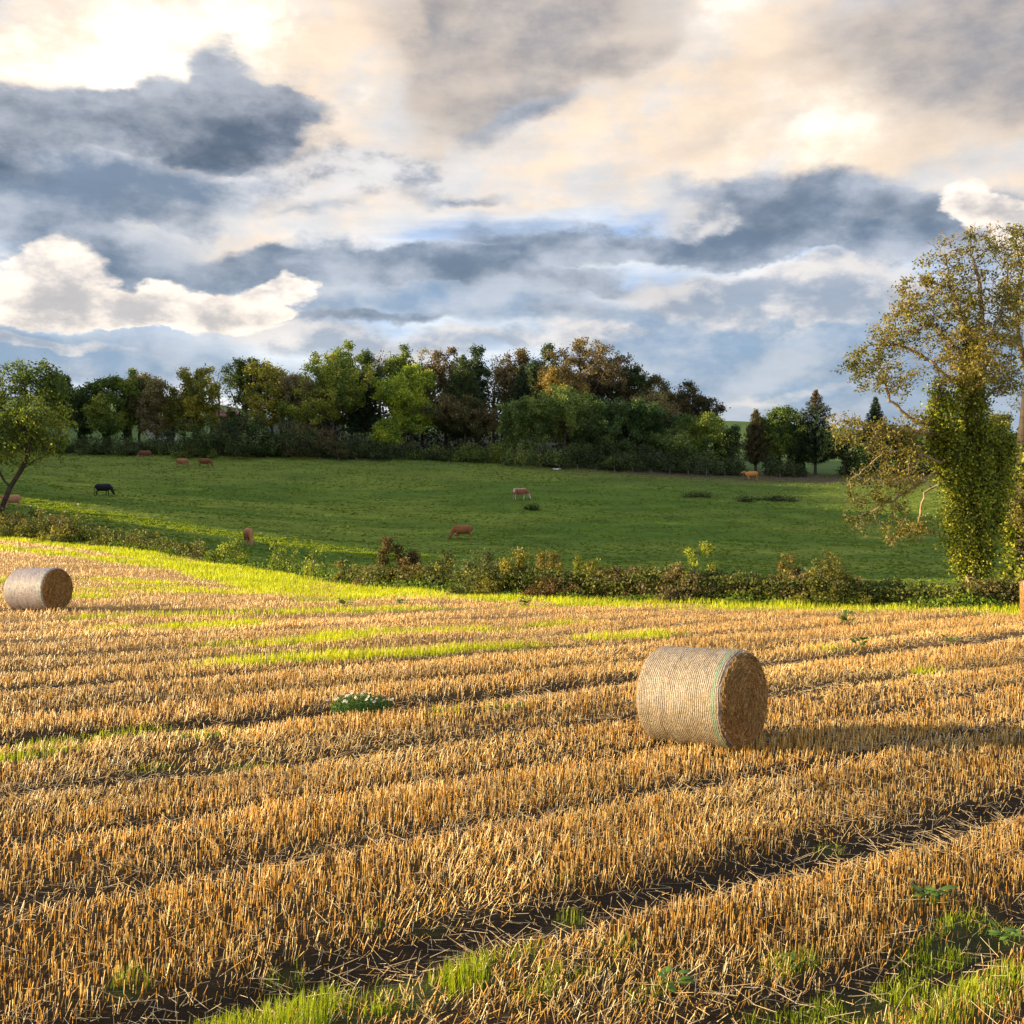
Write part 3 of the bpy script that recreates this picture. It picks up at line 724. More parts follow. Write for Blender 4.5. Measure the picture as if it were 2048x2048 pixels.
def make_bale(name, px, py, d, yaw, L, R, net, label, tone=1.0, seed=1):
    rng = np.random.default_rng(seed)
    x, y, _ = unproject(px, py, d)
    z = float(height(np.array([x]), np.array([y]), False)[0]) - 0.03
    root = empty(name, (x, y, z), yaw, label, 'hay bale', 'round straw bales on the stubble')
    root.rotation_euler = (0, math.radians(-3.0), yaw)      # it lies along the slope
    # wrapped round side, shoulders rounded, a little sag on the ground
    nx, na = 72, 128
    t = np.linspace(-1, 1, nx)
    prof = R * (1 - 0.055 * np.clip((np.abs(t) - 0.90) / 0.10, 0, 1) ** 2)
    ang = np.linspace(0, 2 * math.pi, na, endpoint=False)
    TT, AA = np.meshgrid(t, ang, indexing='ij')
    r = prof[:, None] * (1 + 0.045 * (fbm(TT * 1.3 + 5, np.cos(AA) * 1.2 + seed, 3, seed) - .5) + 0.030 * (fbm(TT * 4, np.sin(AA) * 3 + np.cos(AA), 3, seed + 3) - .5))
    V = np.stack([TT * L / 2, r * np.sin(AA), R - 0.02 + r * np.cos(AA)], -1)
    V[..., 2] = np.where(V[..., 2] < 0.04, 0.04 * .5 + V[..., 2] * .5, V[..., 2])
    V = V.reshape(-1, 3)
    ii, jj = np.meshgrid(np.arange(nx - 1), np.arange(na), indexing='ij')
    j2 = (jj + 1) % na
    Q = np.stack([ii * na + jj, ii * na + j2, (ii + 1) * na + j2, (ii + 1) * na + jj], -1).reshape(-1, 4)
    # origin of the part on the axis so that the cords run true
    V[:, 2] -= R - 0.02
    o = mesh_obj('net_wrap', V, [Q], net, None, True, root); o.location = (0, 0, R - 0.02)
    # wisps of straw poking through the net
    n = 1600; a = rng.uniform(0, 6.283, n); xx = rng.uniform(-.5, .5, n) * L
    A = np.stack([xx, R * .985 * np.sin(a), R * .985 * np.cos(a)], 1); N_ = np.stack([np.zeros(n), np.sin(a), np.cos(a)], 1); Tn = np.stack([np.zeros(n), np.cos(a), -np.sin(a)], 1)
    D = N_ * rng.uniform(.05, .5, (n, 1)) + Tn * rng.choice([-1, 1], (n, 1)) + rng.normal(0, .3, (n, 3)); D = norm(D)
    ok = A[:, 2] > -R * .86
    V, Q = tubes(A[ok], (A + D * rng.uniform(.02, .07, (n, 1)))[ok], np.full(ok.sum(), .0022), np.full(ok.sum(), .0012), 3)
    g = Geo(); g.add(V, Q, None, (.62, .42, .18)); w_ = g.obj('straw_wisps', M_END, root); w_.location = (0, 0, R - .02); w_['kind'] = 'stuff'
    # straw ends
    for s in (-1, 1):
        nrr = 34
        rr = np.linspace(0, 1, nrr); RR, AA = np.meshgrid(rr, ang, indexing='ij')
        rad = RR * R * 0.955
        bul = 0.035 * (1 - RR ** 2) + 0.035 * (fbm(RR * 9, AA * 1.2 + RR * 9, 4, seed + 9) - .5) + 0.05 * (fbm(np.cos(AA) * RR * 3 + 7, np.sin(AA) * RR * 3, 4, seed + 7) - .5)
        V = np.stack([s * (L / 2 - 0.012 + bul), rad * np.sin(AA), rad * np.cos(AA)], -1).reshape(-1, 3)
        ii, jj = np.meshgrid(np.arange(nrr - 1), np.arange(na), indexing='ij'); j2 = (jj + 1) % na
        Q = np.stack([ii * na + jj, ii * na + j2, (ii + 1) * na + j2, (ii + 1) * na + jj], -1).reshape(-1, 4)
        if s > 0: Q = Q[:, ::-1]
        c = np.array([0.42, 0.22, 0.07]) * tone * (0.55 + 0.9 * fbm(RR * 14, AA * 2 + RR * 3, 3, seed + 5)).reshape(-1, 1)
        g = Geo(); g.add(V, Q, None, c)
        n = 2600
        a = rng.uniform(0, 6.283, n); q = np.sqrt(rng.random(n)) * R * 0.95
        A = np.stack([np.full(n, s * (L / 2 + 0.005)) + s * 0.035 * (1 - (q / R) ** 2), q * np.sin(a), q * np.cos(a)], 1)
        A[:, 0] += s * rng.uniform(-0.02, 0.015, n)
        ta = a + math.pi / 2 + rng.normal(0, .6, n)
        Ln = rng.uniform(0.04, 0.16, n)
        D = np.stack([s * np.abs(rng.normal(0, .16, n)), np.sin(ta), np.cos(ta)], 1)
        V, Q = tubes(A, A + D * Ln[:, None], np.full(n, .0026), np.full(n, .0018), 3)
        cc = np.array([0.80, 0.47, 0.16]) * rng.uniform(.15, 1.2, (n, 1)) * tone
        # keep the straws within the round of the end
        cen = V.reshape(n, 6, 3).mean(1); ok = np.hypot(cen[:, 1], cen[:, 2]) < R * 0.97
        okv = np.repeat(ok, 6)
        Q = Q.reshape(n, 3, 4)[ok]; rem = np.cumsum(okv) - 1
        g.add(V[okv], rem[Q.reshape(-1, 4)], None, np.repeat(cc, 6, axis=0)[okv])
        e = g.obj('straw_end', M_END, root); e.location = (0, 0, R - 0.02)
    return root

make_bale('round_bale', 1408, 1478, 14.9, math.radians(-40), 1.27, 0.655, M_NET, 'golden net-wrapped round bale in the middle of the stubble, the nearest one', 1.0, 3)
make_bale('round_bale', 79, 1222, 36.0, math.radians(-22), 1.60, 0.69, M_NETW, 'pale whitish-wrapped round bale on the left side of the field', .8, 8)
make_bale('round_bale', 2093, 1232, 34.0, math.radians(-20), 1.25, 0.64, M_NETW, 'far bale cut off by the right edge of the photo', 1.0, 12)
# ---------------------------------------------------------------- trees
def grow(att, path, step, di, dk, rng, maxn=4000, sag=0.0):
    """space colonisation: branches reach for the points of the crown. path = starting polyline. returns nodes, parents"""
    N = [np.asarray(p, float) for p in path]; Par = [-1] + list(range(len(path) - 1))
    att = np.array(att, float)
    A = att.copy(); alive = np.ones(len(A), bool)
    near = np.full(len(A), -1); nd = np.full(len(A), 1e9)
    def upd(k0):
        P = np.array(N[k0:])
        for s in range(0, len(P), 400):
            d = np.linalg.norm(A[:, None] - P[None, s:s + 400], axis=2)
            j = d.argmin(1); m = d[np.arange(len(A)), j]
            b = m < nd
            nd[b] = m[b]; near[b] = j[b] + k0 + s
    upd(0)
    for it in range(140):
        alive &= nd > dk
        act = alive & (nd < di)
        if not act.any():
            if alive.any() and it < 4:
                act = alive.copy()
            else: break
        k0 = len(N)
        ids = np.unique(near[act])
        dirs = np.zeros((k0, 3)); dd = norm(A[act] - np.array(N)[near[act]])
        np.add.at(dirs, near[act], dd)
        for i in ids:
            v = dirs[i]; l = np.linalg.norm(v)
            if l < 1e-3: v = rng.normal(size=3); l = np.linalg.norm(v)
            v = v / l + rng.normal(0, 0.16, 3); v[2] -= sag
            v /= np.linalg.norm(v)
            N.append(N[i] + v * step); Par.append(i)
        upd(k0)
        if len(N) > maxn: break
    return np.array(N), np.array(Par)

def radii(N, Par, rtip, rbase, p=2.2):
    n = len(N); acc = np.zeros(n)
    kids = np.zeros(n, int)
    for i in range(n - 1, 0, -1):
        if kids[i] == 0: acc[i] = 1.0
        acc[Par[i]] += acc[i]; kids[Par[i]] += 1
    if kids[0] == 0: acc[0] = 1
    acc = np.maximum(acc, 1)
    r = acc ** (1 / p)
    mx = r[0]
    a = math.log(max(rbase / rtip, 1.01)) / math.log(max(mx, 1.01))
    return rtip * r ** a, kids

def in_blobs(blobs, n, rng, shell=0.0):
    """points inside ellipsoids (x,y,z,rx,ry,rz); shell pushes them outwards"""
    b = np.array(blobs, float); vol = (b[:, 3] * b[:, 4] * b[:, 5]) ** 0.8
    k = rng.choice(len(b), n, p=vol / vol.sum())
    d = norm(rng.normal(size=(n, 3))); r = rng.random(n) ** (1 / 3.0 if not shell else 1 / (3.0 + shell))
    return b[k, :3] + d * r[:, None] * b[k, 3:6]

def crown_blobs(W_, H, zb, zt, rng, n=9, flat=0.8):
    """an uneven crown envelope about the origin, width W_, from zb to zt"""
    out = []
    for k in range(n):
        f = (k + 0.5) / n
        zc = zb + (zt - zb) * (0.22 + 0.62 * rng.random()) if k else zb + (zt - zb) * 0.5
        h = (zc - zb) / (zt - zb)
        ring = math.sin(math.pi * min(max(h, .12), .95)) ** 0.6
        a = k * 2.4 + rng.uniform(-.5, .5); rr = W_ * 0.5 * (0.62 * ring) * (0.35 + .65 * rng.random()) if k else 0
        s = W_ * rng.uniform(0.17, 0.27)
        out.append((rr * math.cos(a), rr * math.sin(a), zc, s, s, min(s * flat * 1.1, (zt - zb) * .3)))
    out.append((rng.uniform(-.1, .1) * W_, 0, zt - (zt - zb) * .17, W_ * .2, W_ * .2, (zt - zb) * .17))
    return out

def wood_mesh(N, Par, r, mincut=0.0, sides=5, col=(0.16, 0.12, 0.085), geo=None, rng=RNG):
    i = np.arange(1, len(N)); i = i[r[i] > mincut]
    g = geo or Geo()
    big = i[r[i] > 0.05]; small = i[r[i] <= 0.05]
    for ids, sd_ in ((big, max(sides, 6)), (small, 3)):
        if not len(ids): continue
        A = N[Par[ids]]; B = N[ids]; ext = (B - A) * 0.12
        V, Q = tubes(A - ext * 0.5, B + ext * 0.5, np.minimum(r[Par[ids]], r[ids] * 1.35), r[ids], sd_)
        c = np.array(col) * (0.75 + .5 * rng.random((len(ids), 1)))
        g.add(V, Q, None, np.repeat(c, sd_ * 2, axis=0))
    return g

def leafage(N, Par, r, kids, nl, size, spread, cols, rng, thr=None, dens_noise=0.0, up=.35, aspect=.62, zbias=0):
    """leaves sprayed about the fine twigs"""
    thr = thr if thr is not None else np.quantile(r, 0.8)
    ids = np.where(r <= thr)[0]; ids = ids[ids > 0]
    if dens_noise:
        q = fbm(N[ids, 0] * .45 + 3, N[ids, 2] * .45 + N[ids, 1] * .3, 3, int(rng.integers(1, 99)))
        ids = ids[rng.random(len(ids)) < np.clip(0.5 + (q - .45) * dens_noise * 4, .08, 1)]
    k = rng.choice(ids, nl)
    f = rng.random((nl, 1))
    C = N[k] * f + N[Par[k]] * (1 - f) + rng.normal(0, spread, (nl, 3)) * np.array([1, 1, .8])
    V, Q = leaves(C, size * rng.uniform(.6, 1.3, nl), up, aspect, rng)
    cols = np.array(cols, float)
    patch = fbm(C[:, 0] * .35 + 9, C[:, 2] * .35 + C[:, 1] * .2, 2, int(rng.integers(1, 99)))
    ci = np.clip((patch - .5) * 2.2 + .5 + rng.normal(0, .22, nl), 0, .999) * len(cols)
    c = cols[ci.astype(int)] * rng.uniform(.7, 1.25, (nl, 1))
    return V, Q, np.repeat(c, 4, axis=0)

PAL = {
    'green':  [(.08, .115, .022), (.13, .17, .028), (.20, .225, .036)],
    'dark':   [(.035, .055, .016), (.055, .082, .022), (.085, .115, .028)],
    'pine':   [(.025, .046, .020), (.036, .062, .026), (.055, .080, .030)],
    'olive':  [(.13, .13, .022), (.21, .19, .028), (.30, .25, .034)],
    'yellow': [(.17, .19, .022), (.26, .26, .030), (.34, .29, .035)],
    'lime':   [(.15, .20, .022), (.25, .30, .03), (.36, .38, .04)],
    'copper': [(.085, .062, .030), (.13, .092, .040), (.18, .128, .052)],
    'orange': [(.17, .115, .032), (.23, .155, .038), (.28, .19, .045)],
    'brown':  [(.15, .115, .055), (.20, .15, .065), (.25, .19, .075)],
    'willow': [(.10, .14, .035), (.15, .19, .045), (.22, .25, .06)],
    'rust':   [(.11, .08, .034), (.16, .11, .042), (.09, .095, .034)],
    'ashleaf': [(.10, .105, .020), (.17, .155, .026), (.28, .22, .038)],
    'ivy':    [(.06, .09, .014), (.17, .20, .020), (.30, .32, .028), (.42, .40, .035)],
    'hedge':  [(.08, .10, .020), (.16, .17, .028), (.28, .24, .045)],
}
GROUND = lambda x, y: float(height(np.array([x]), np.array([y]), False)[0])

def tree(px, ytop, wpx, d, kind, label, seed, ybot=None, lean=0.0, dens=1.0, name='tree', bare=0.35, leafsz=None, trunk=1.0, ivy=0, nb=9, group='trees of the wood beyond the pasture', cols=None, depth=None):
    """a broadleaf tree given by where its top stands in view, its width and its distance"""
    rng = np.random.default_rng(seed)
    x, y, zt = unproject(px, ytop, d); W_ = wpx / F * d * 1.72
    z0 = GROUND(x, y) - 0.15; H = zt - z0 - .3
    zb = H * bare if ybot is None else max(unproject(px, ybot, d)[2] - z0, 0.3)
    root = empty(name, (x, y, z0), 0, label, 'tree', group)
    zb = min(zb, H * .22) if kind != 'bare' else zb
    bl = crown_blobs(W_, H, zb, H, rng, nb)
    if kind != 'bare' and (H - zb) > W_ * 1.0:      # tall and narrow: fill the length
        bl += [(rng.uniform(-.12, .12) * W_, 0, zb + (H - zb) * q, W_ * .36, W_ * .34, (H - zb) * .17) for q in (.15, .38, .6)]
    k = d / 200.0; step = max(0.62 * k, .3)
    na = int(230 + 30 * min(W_ * (H - zb) / 10, 12))
    att = in_blobs(bl, na, rng, .6)
    th = max(zb * 0.9, 1.0); pth = [(lean * t * th + 0.12 * math.sin(t * 4 + seed) * (t > 0), 0, th * t) for t in np.linspace(0, 1, max(int(th / step), 3))]
    N, Par = grow(att, pth, step, 40, step * 1.25, rng, 1500)
    r, kids = radii(N, Par, 0.026 * k + .006, (0.08 + H * 0.012) * trunk)
    wood_mesh(N, Par, r, 0, 5, (0.20, .165, .125) if kind in ('bare', 'ash') else (.115, .09, .065), rng=rng).obj('trunk', M_BARK, root)
    nl = int(9500 * dens * min(max(W_ * (H - zb) / 70, .35), 2.2))
    sz = leafsz or 0.36 * max(k, .45)
    C = cols or PAL[kind]
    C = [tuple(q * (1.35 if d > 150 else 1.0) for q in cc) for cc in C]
    V, Q, c = leafage(N, Par, r, kids, nl, sz, .42 * max(k, .4), C, rng, None, .5, .1)
    g = Geo(); g.add(V, Q, None, c)
    g.obj('crown', M_LEAF, root)
    if ivy:
        gi = Geo(); n = int(1300 * ivy); q = rng.random(n) ** .8
        zi = q * min(H * .62, zb + (H - zb) * .35); a = rng.uniform(0, 6.283, n)
        rr = (0.30 + .55 * rng.random(n)) * (1.25 - q * .7) * max(k, .5)
        xc = np.interp(zi, [p[2] for p in pth], [p[0] for p in pth])
        Vi, Qi = leaves(np.stack([xc + rr * np.cos(a), rr * np.sin(a), zi], 1), .3 * max(k, .5) * rng.uniform(.6, 1.2, n), .2, .7, rng)
        gi.add(Vi, Qi, None, np.repeat(np.array(PAL['dark'])[rng.integers(0, 3, n)], 4, axis=0)); gi.obj('ivy', M_LEAF, root)
    return root

def conifer(px, ytop, wpx, d, label, seed, ybot=None, kind='pine', name='conifer', tiers=17, droop=.1, group='trees of the wood beyond the pasture', tipcol=None, skirt=0.9):
    rng = np.random.default_rng(seed)
    x, y, zt = unproject(px, ytop, d); W_ = wpx / F * d * 1.35
    z0 = GROUND(x, y) - .15; H = zt - z0
    zb = H * .16 if ybot is None else max(unproject(px, ybot, d)[2] - z0, .3)
    root = empty(name, (x, y, z0), 0, label, 'tree', group)
    g = Geo(); V, Q = tubes([(0, 0, 0), (0, 0, H * .5)], [(0, 0, H * .5), (0, 0, H)], [.28, .15], [.15, .02], 6)
    g.add(V, Q, None, (.09, .07, .05))
    A = []; B = []; LC = []
    for t in range(tiers):
        f = t / (tiers - 1); zc = zb + (H - zb) * f ** .92
        R = W_ * .5 * ((1 - f) ** skirt) * rng.uniform(.82, 1.12) + .15
        nb = max(int(9 - 4 * f), 4)
        for b in range(nb):
            a = b * 6.283 / nb + t * 1.1 + rng.uniform(-.25, .25); L = R * rng.uniform(.75, 1.1)
            e = np.array([L * math.cos(a), L * math.sin(a), zc + L * (.34 - droop * 3 * (1 - f))])
            s = np.array([0, 0, zc]); A.append(s); B.append(e)
            m = int(48 * max(L, .6)) + 16
            q = rng.random(m) ** .7
            c = s + (e - s) * q[:, None] + rng.normal(0, .13, (m, 3)) * (1 + .8 * (1 - q))[:, None]
            c[:, 2] -= rng.random(m) * .28
            LC.append(c)
    V, Q = tubes(A, B, np.full(len(A), .035), np.full(len(A), .012), 3); g.add(V, Q, None, (.08, .06, .045))
    g.obj('trunk', M_BARK, root)
    LC = np.concatenate(LC); n = len(LC)
    V, Q = leaves(LC, .36 * rng.uniform(.6, 1.3, n), .5, .35, rng)
    c = np.array(PAL[kind])[rng.integers(0, 3, n)] * rng.uniform(.7, 1.2, (n, 1))
    if tipcol is not None:
        w = (sstep(LC[:, 2] / H, .72, .95) * rng.random(n))[:, None]; c = c * (1 - w) + np.array(tipcol) * w
    g = Geo(); g.add(V, Q, None, np.repeat(c, 4, axis=0)); g.obj('crown', M_LEAF, root)
    return root

def bush(px, ytop, wpx, d, kind, label, seed, name='bush', dens=1.0, leafsz=None, stems=8, group=None, cat='bush', ragged=.38, lift=0.0, depth=1.0, cols=None):
    """many-stemmed shrub: leaf clumps over a spray of stems"""
    rng = np.random.default_rng(seed)
    x, y, zt = unproject(px, ytop, d); W_ = wpx / F * d
    z0 = GROUND(x, y) - .05; H = max(zt - z0, .4)
    root = empty(name, (x, y, z0), 0, label, cat, group)
    nb = max(int(5 + W_ / H * 4), 6)
    bl = []
    for k in range(nb):
        a = rng.uniform(-1, 1); hh = (1 - abs(a) ** 2.2 * .75) * rng.uniform(1 - ragged, 1)
        s = rng.uniform(.16, .26) * min(W_, H * 2.2)
        zt_ = max(H * hh, s * 1.1)
        bl.append((a * (W_ / 2 - s * .8), rng.uniform(-.3, .3) * min(W_, H * 2) * depth, zt_ - s * .8, s, s, s * .9))
        bl.append((a * (W_ / 2 - s * .8), rng.uniform(-.3, .3) * min(W_, H * 2) * depth, max(zt_ * .4, s * .5), s, s, max(zt_ * .38, s * .5)))
    for q in rng.uniform(-.32, .32, 3):
        bl.append((q * W_, 0, H * rng.uniform(.78, .86), W_ * .14, W_ * .12, H * .16))
    sc = d / 45.0
    step = max(H / 11, .10)
    att = in_blobs(bl, int(150 + 26 * W_ / H * 3), rng, .3)
    att[:, 2] = np.maximum(att[:, 2], .08)
    pts = []; N_all = Geo()
    Ns = None
    sx = np.linspace(-.42, .42, max(int(W_ / H * 3), 3)) * W_
    near = np.abs(att[:, 0:1] - sx[None]).argmin(1)
    g = Geo(); gl = Geo()
    area = W_ * H
    for k, xs in enumerate(sx):
        at = att[near == k]
        if len(at) < 3: continue
        N, Par = grow(at, [(0, 0, .02), (xs * .5, 0, .03), (xs, 0, .03), (xs + rng.normal(0, .03), 0, step)], step, 30, step * 1.2, rng, 400)
        r, kids = radii(N, Par, .004 + .004 * sc, .03 + .01 * H)
        wood_mesh(N, Par, r, 0, 4, (.17, .12, .075), g, rng)
        nl = int(dens * 950 / len(sx) * max(area / (sc * sc * 2.2), .5))
        V, Q, c = leafage(N, Par, r, kids, max(nl, 60), (leafsz or .105 * max(sc, .8)), .10 * max(sc, .7), cols or PAL[kind], rng, np.quantile(r, .92), .35)
        V[:, 2] = np.maximum(V[:, 2], .01)
        gl.add(V, Q, None, c)
    g.obj('stems', M_BARK, root); gl.obj('foliage', M_LEAF, root)
    return root
# ---------------------------------------------------------------- the wood beyond the pasture, far row first
G1 = 'trees of the wood beyond the pasture'
WOOD = [
 # px, ytop, width, dist, kind, label, extra
 (163, 755, 60, 206, 'dark', 'dark ivy-grown tree just right of the big leaning tree at the left edge', dict(ybot=800, ivy=2.2)),
 (118, 742, 70, 214, 'dark', 'dark tree showing behind the right side of the leaning tree', dict(ybot=820)),
 (213, 748, 56, 204, 'green', 'dark green narrow tree, second in the thin row left of the wood', dict(ybot=800, ivy=2.0)),
 (254, 732, 46, 208, 'green', 'tree with a tufted green top above its brown neighbour on the left of the wood', dict(ybot=790, ivy=1.5)),
 (278, 742, 74, 212, 'rust', 'rusty brown topped tree over the tall bare trunks, left of the wood', dict(ybot=800)),
 (312, 752, 50, 206, 'brown', 'thin brown tree with tall bare stems above the red-brown cow', dict(ybot=800, dens=.55, bare=.5)),
 (345, 760, 46, 208, 'brown', 'slender half-bare tree beside the white gable wall', dict(ybot=800, dens=.5)),
 (391, 721, 78, 206, 'olive', 'round golden-green tree with an ivy-clad trunk, left of the red roof', dict(ybot=790, ivy=2.6, nb=11)),
 (438, 740, 44, 214, 'bare', 'bare leafless tree between the golden tree and the dark green one', dict(dens=.03, cols=[(.12, .09, .05)], bare=.4)),
 (494, 708, 74, 214, 'dark', 'dark green open tree above the red roof', dict(ybot=800, nb=10, dens=.8)),
 (545, 722, 92, 210, 'olive', 'wide yellow-green tree above the shed roofs', dict(ybot=815, nb=11, dens=.9)),
 (602, 752, 80, 208, 'brown', 'tawny half-bare tree over the pale blue roof', dict(ybot=830, dens=.8)),
 (668, 681, 92, 220, 'green', 'tall round-topped green tree at the left shoulder of the wood', dict(ybot=760, nb=11)),
 (664, 710, 125, 207, 'green', 'big broad tree with sunlit yellow-green top, left part of the wood', dict(ybot=850, nb=14, dens=1.15, cols=[(.10, .135, .022), (.17, .20, .03), (.28, .27, .035)])),
 (727, 690, 54, 213, 'dark', 'tall dark narrow tree left of the pale bare stems', dict(ybot=860)),
 (758, 686, 40, 222, 'bare', 'pale bare-stemmed tree on the skyline, left of the two', dict(dens=.07, cols=[(.12, .09, .05)], bare=.3)),
 (783, 690, 38, 224, 'bare', 'thin bare tree on the skyline right beside the first bare one', dict(dens=.07, cols=[(.10, .09, .05)], bare=.3)),
 (806, 684, 60, 219, 'green', 'olive tree with a flat tufted top on the skyline behind the lime-coloured tree', dict(ybot=770, dens=.8)),
 (843, 692, 40, 224, 'brown', 'small brownish crown on the skyline between two taller trees', dict(ybot=770, dens=.6)),
 (826, 722, 88, 206, 'lime', 'lime-green sunlit tree in the middle front of the wood', dict(ybot=876, nb=14, dens=1.1)),
 (773, 832, 50, 202, 'lime', 'low lime-green young tree at the foot of the wood', dict(ybot=868, dens=1.0)),
 (892, 681, 84, 216, 'copper', 'thin copper-brown beech on the skyline of the wood', dict(ybot=800, nb=12, dens=.75)),
 (988, 706, 56, 222, 'bare', 'pale bare twiggy tree right of the dark pine top', dict(dens=.07, cols=[(.11, .09, .05)], bare=.35)),
 (1012, 712, 44, 224, 'bare', 'second pale bare tree next to the copper beeches', dict(dens=.09, cols=[(.11, .08, .05)], bare=.35)),
 (1046, 688, 78, 216, 'copper', 'copper beech at the left end of the brown group', dict(ybot=770, nb=11)),
 (1160, 678, 165, 212, 'copper', 'widest copper-brown beech crowning the wood', dict(ybot=790, nb=16, dens=1.25, cols=[(.10, .072, .034), (.155, .11, .046), (.22, .155, .07)])),
 (1212, 702, 96, 214, 'copper', 'dark copper beech at the right shoulder of the wood', dict(ybot=800, nb=12, cols=[(.07, .045, .02), (.10, .06, .025), (.05, .05, .02)])),
 (1136, 742, 92, 204, 'orange', 'small orange tree glowing in front of the copper beeches', dict(ybot=800, dens=1.0)),
 (930, 790, 120, 205, 'rust', 'brown shrubby tree low in the middle of the wood', dict(ybot=880, dens=.9)),
 (1268, 733, 84, 213, 'dark', 'dark tree where the skyline of the wood drops to the right', dict(ybot=830)),
 (1328, 745, 92, 212, 'rust', 'reddish-brown tree on the falling right edge of the wood', dict(ybot=830, nb=11)),
 (1388, 758, 78, 210, 'rust', 'last brown tree at the right end of the wood', dict(ybot=840, nb=11, cols=[(.06, .05, .02), (.09, .06, .028), (.04, .05, .02)])),
 (1300, 780, 96, 205, 'brown', 'dull brown tree behind the green willows', dict(ybot=860)),
 (1042, 783, 62, 199, 'lime', 'pale green willow at the left end of the willow clump', dict(ybot=900, cols=PAL['willow'])),
 (1130, 778, 120, 199, 'willow', 'largest willow of the clump with a pale sunlit top', dict(ybot=905, nb=14, dens=1.3)),
 (1218, 786, 110, 200, 'willow', 'dark rounded willow right of the largest one', dict(ybot=910, nb=13, dens=1.3, cols=[(.05, .085, .024), (.07, .11, .03), (.10, .135, .035)])),
 (1282, 800, 96, 199, 'willow', 'deep green willow in the right half of the clump', dict(ybot=910, nb=12, dens=1.2, cols=[(.035, .07, .02), (.05, .09, .025), (.07, .105, .03)])),
 (1352, 830, 72, 197, 'willow', 'light green round willow near the clump end', dict(ybot=915, nb=10, dens=1.1)),
 (1408, 822, 84, 198, 'green', 'green bushy tree beside the gap with the far hill', dict(ybot=915, nb=11, dens=1.2)),
 (1452, 838, 40, 197, 'dark', 'small dark tree at the left side of the hill gap', dict(ybot=905)),
 (1476, 852, 26, 198, 'bare', 'tiny bare sapling standing in the hill gap', dict(dens=.05, cols=[(.1, .08, .05)], bare=.3)),
 (1543, 838, 36, 203, 'rust', 'narrow brown tree between the rusty cypress and the round-topped pair', dict(ybot=880, dens=.7)),
 (1553, 804, 50, 201, 'green', 'left one of the round-topped pair with ivy trunks right of the gap', dict(ybot=855, ivy=2, nb=10)),
 (1583, 802, 44, 202, 'green', 'right one of the round-topped pair with ivy trunks', dict(ybot=855, ivy=2, nb=10)),
 (1602, 828, 34, 200, 'dark', 'slim ivy-covered tree touching the spruce', dict(ybot=870, ivy=2.6)),
 (1688, 868, 62, 197, 'dark', 'small round dark tree between the spruce and the ivy giant', dict(ybot=905, dens=1.2)),
 (2002, 816, 60, 215, 'olive', 'rounded tree on the far hedge seen right of the ivy giant', dict(ybot=880)),
 (1930, 838, 90, 212, 'dark', 'dark tree on the far hedge behind the ivy giant', dict(ybot=890)),
 (1812, 842, 90, 210, 'dark', 'dark tree on the far hedge seen through the twigs of the ivy giant', dict(ybot=890)),
]
for i, (px, yt, w, d, kind, lab, kw) in enumerate(WOOD):
    if kind == 'bare': kw.setdefault('cols', [(.12, .09, .05)])
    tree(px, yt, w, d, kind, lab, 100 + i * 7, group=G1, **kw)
conifer(727, 735, 64, 209, 'dark conifer behind the left part of the wood, under the tall dark tree', 401, 860)
tree(951, 681, 46, 214, 'pine', 'dark pine with the topmost pointed tuft on the skyline', 402, ybot=800, group=G1, nb=8)
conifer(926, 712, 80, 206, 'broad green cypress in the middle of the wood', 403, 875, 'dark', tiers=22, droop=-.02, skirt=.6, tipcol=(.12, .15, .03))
tree(1090, 681, 56, 210, 'pine', 'dark pine head rising between the copper beeches', 404, ybot=790, group=G1, nb=8)
conifer(1043, 732, 62, 206, 'blue-green fir below the copper beeches', 405, 850, tiers=18)
conifer(1512, 822, 44, 200, 'rusty brown cypress right of the hill gap', 406, 925, 'rust', tiers=20, droop=-.03, skirt=.6)
conifer(1632, 783, 84, 200, 'tall spruce with a ragged brownish tip, left of the ivy giant', 407, 925, tiers=19, droop=.0, tipcol=(.20, .10, .04), skirt=.8)
conifer(1751, 797, 44, 212, 'small conifer seen through the thin branches of the ivy giant', 408, 880)

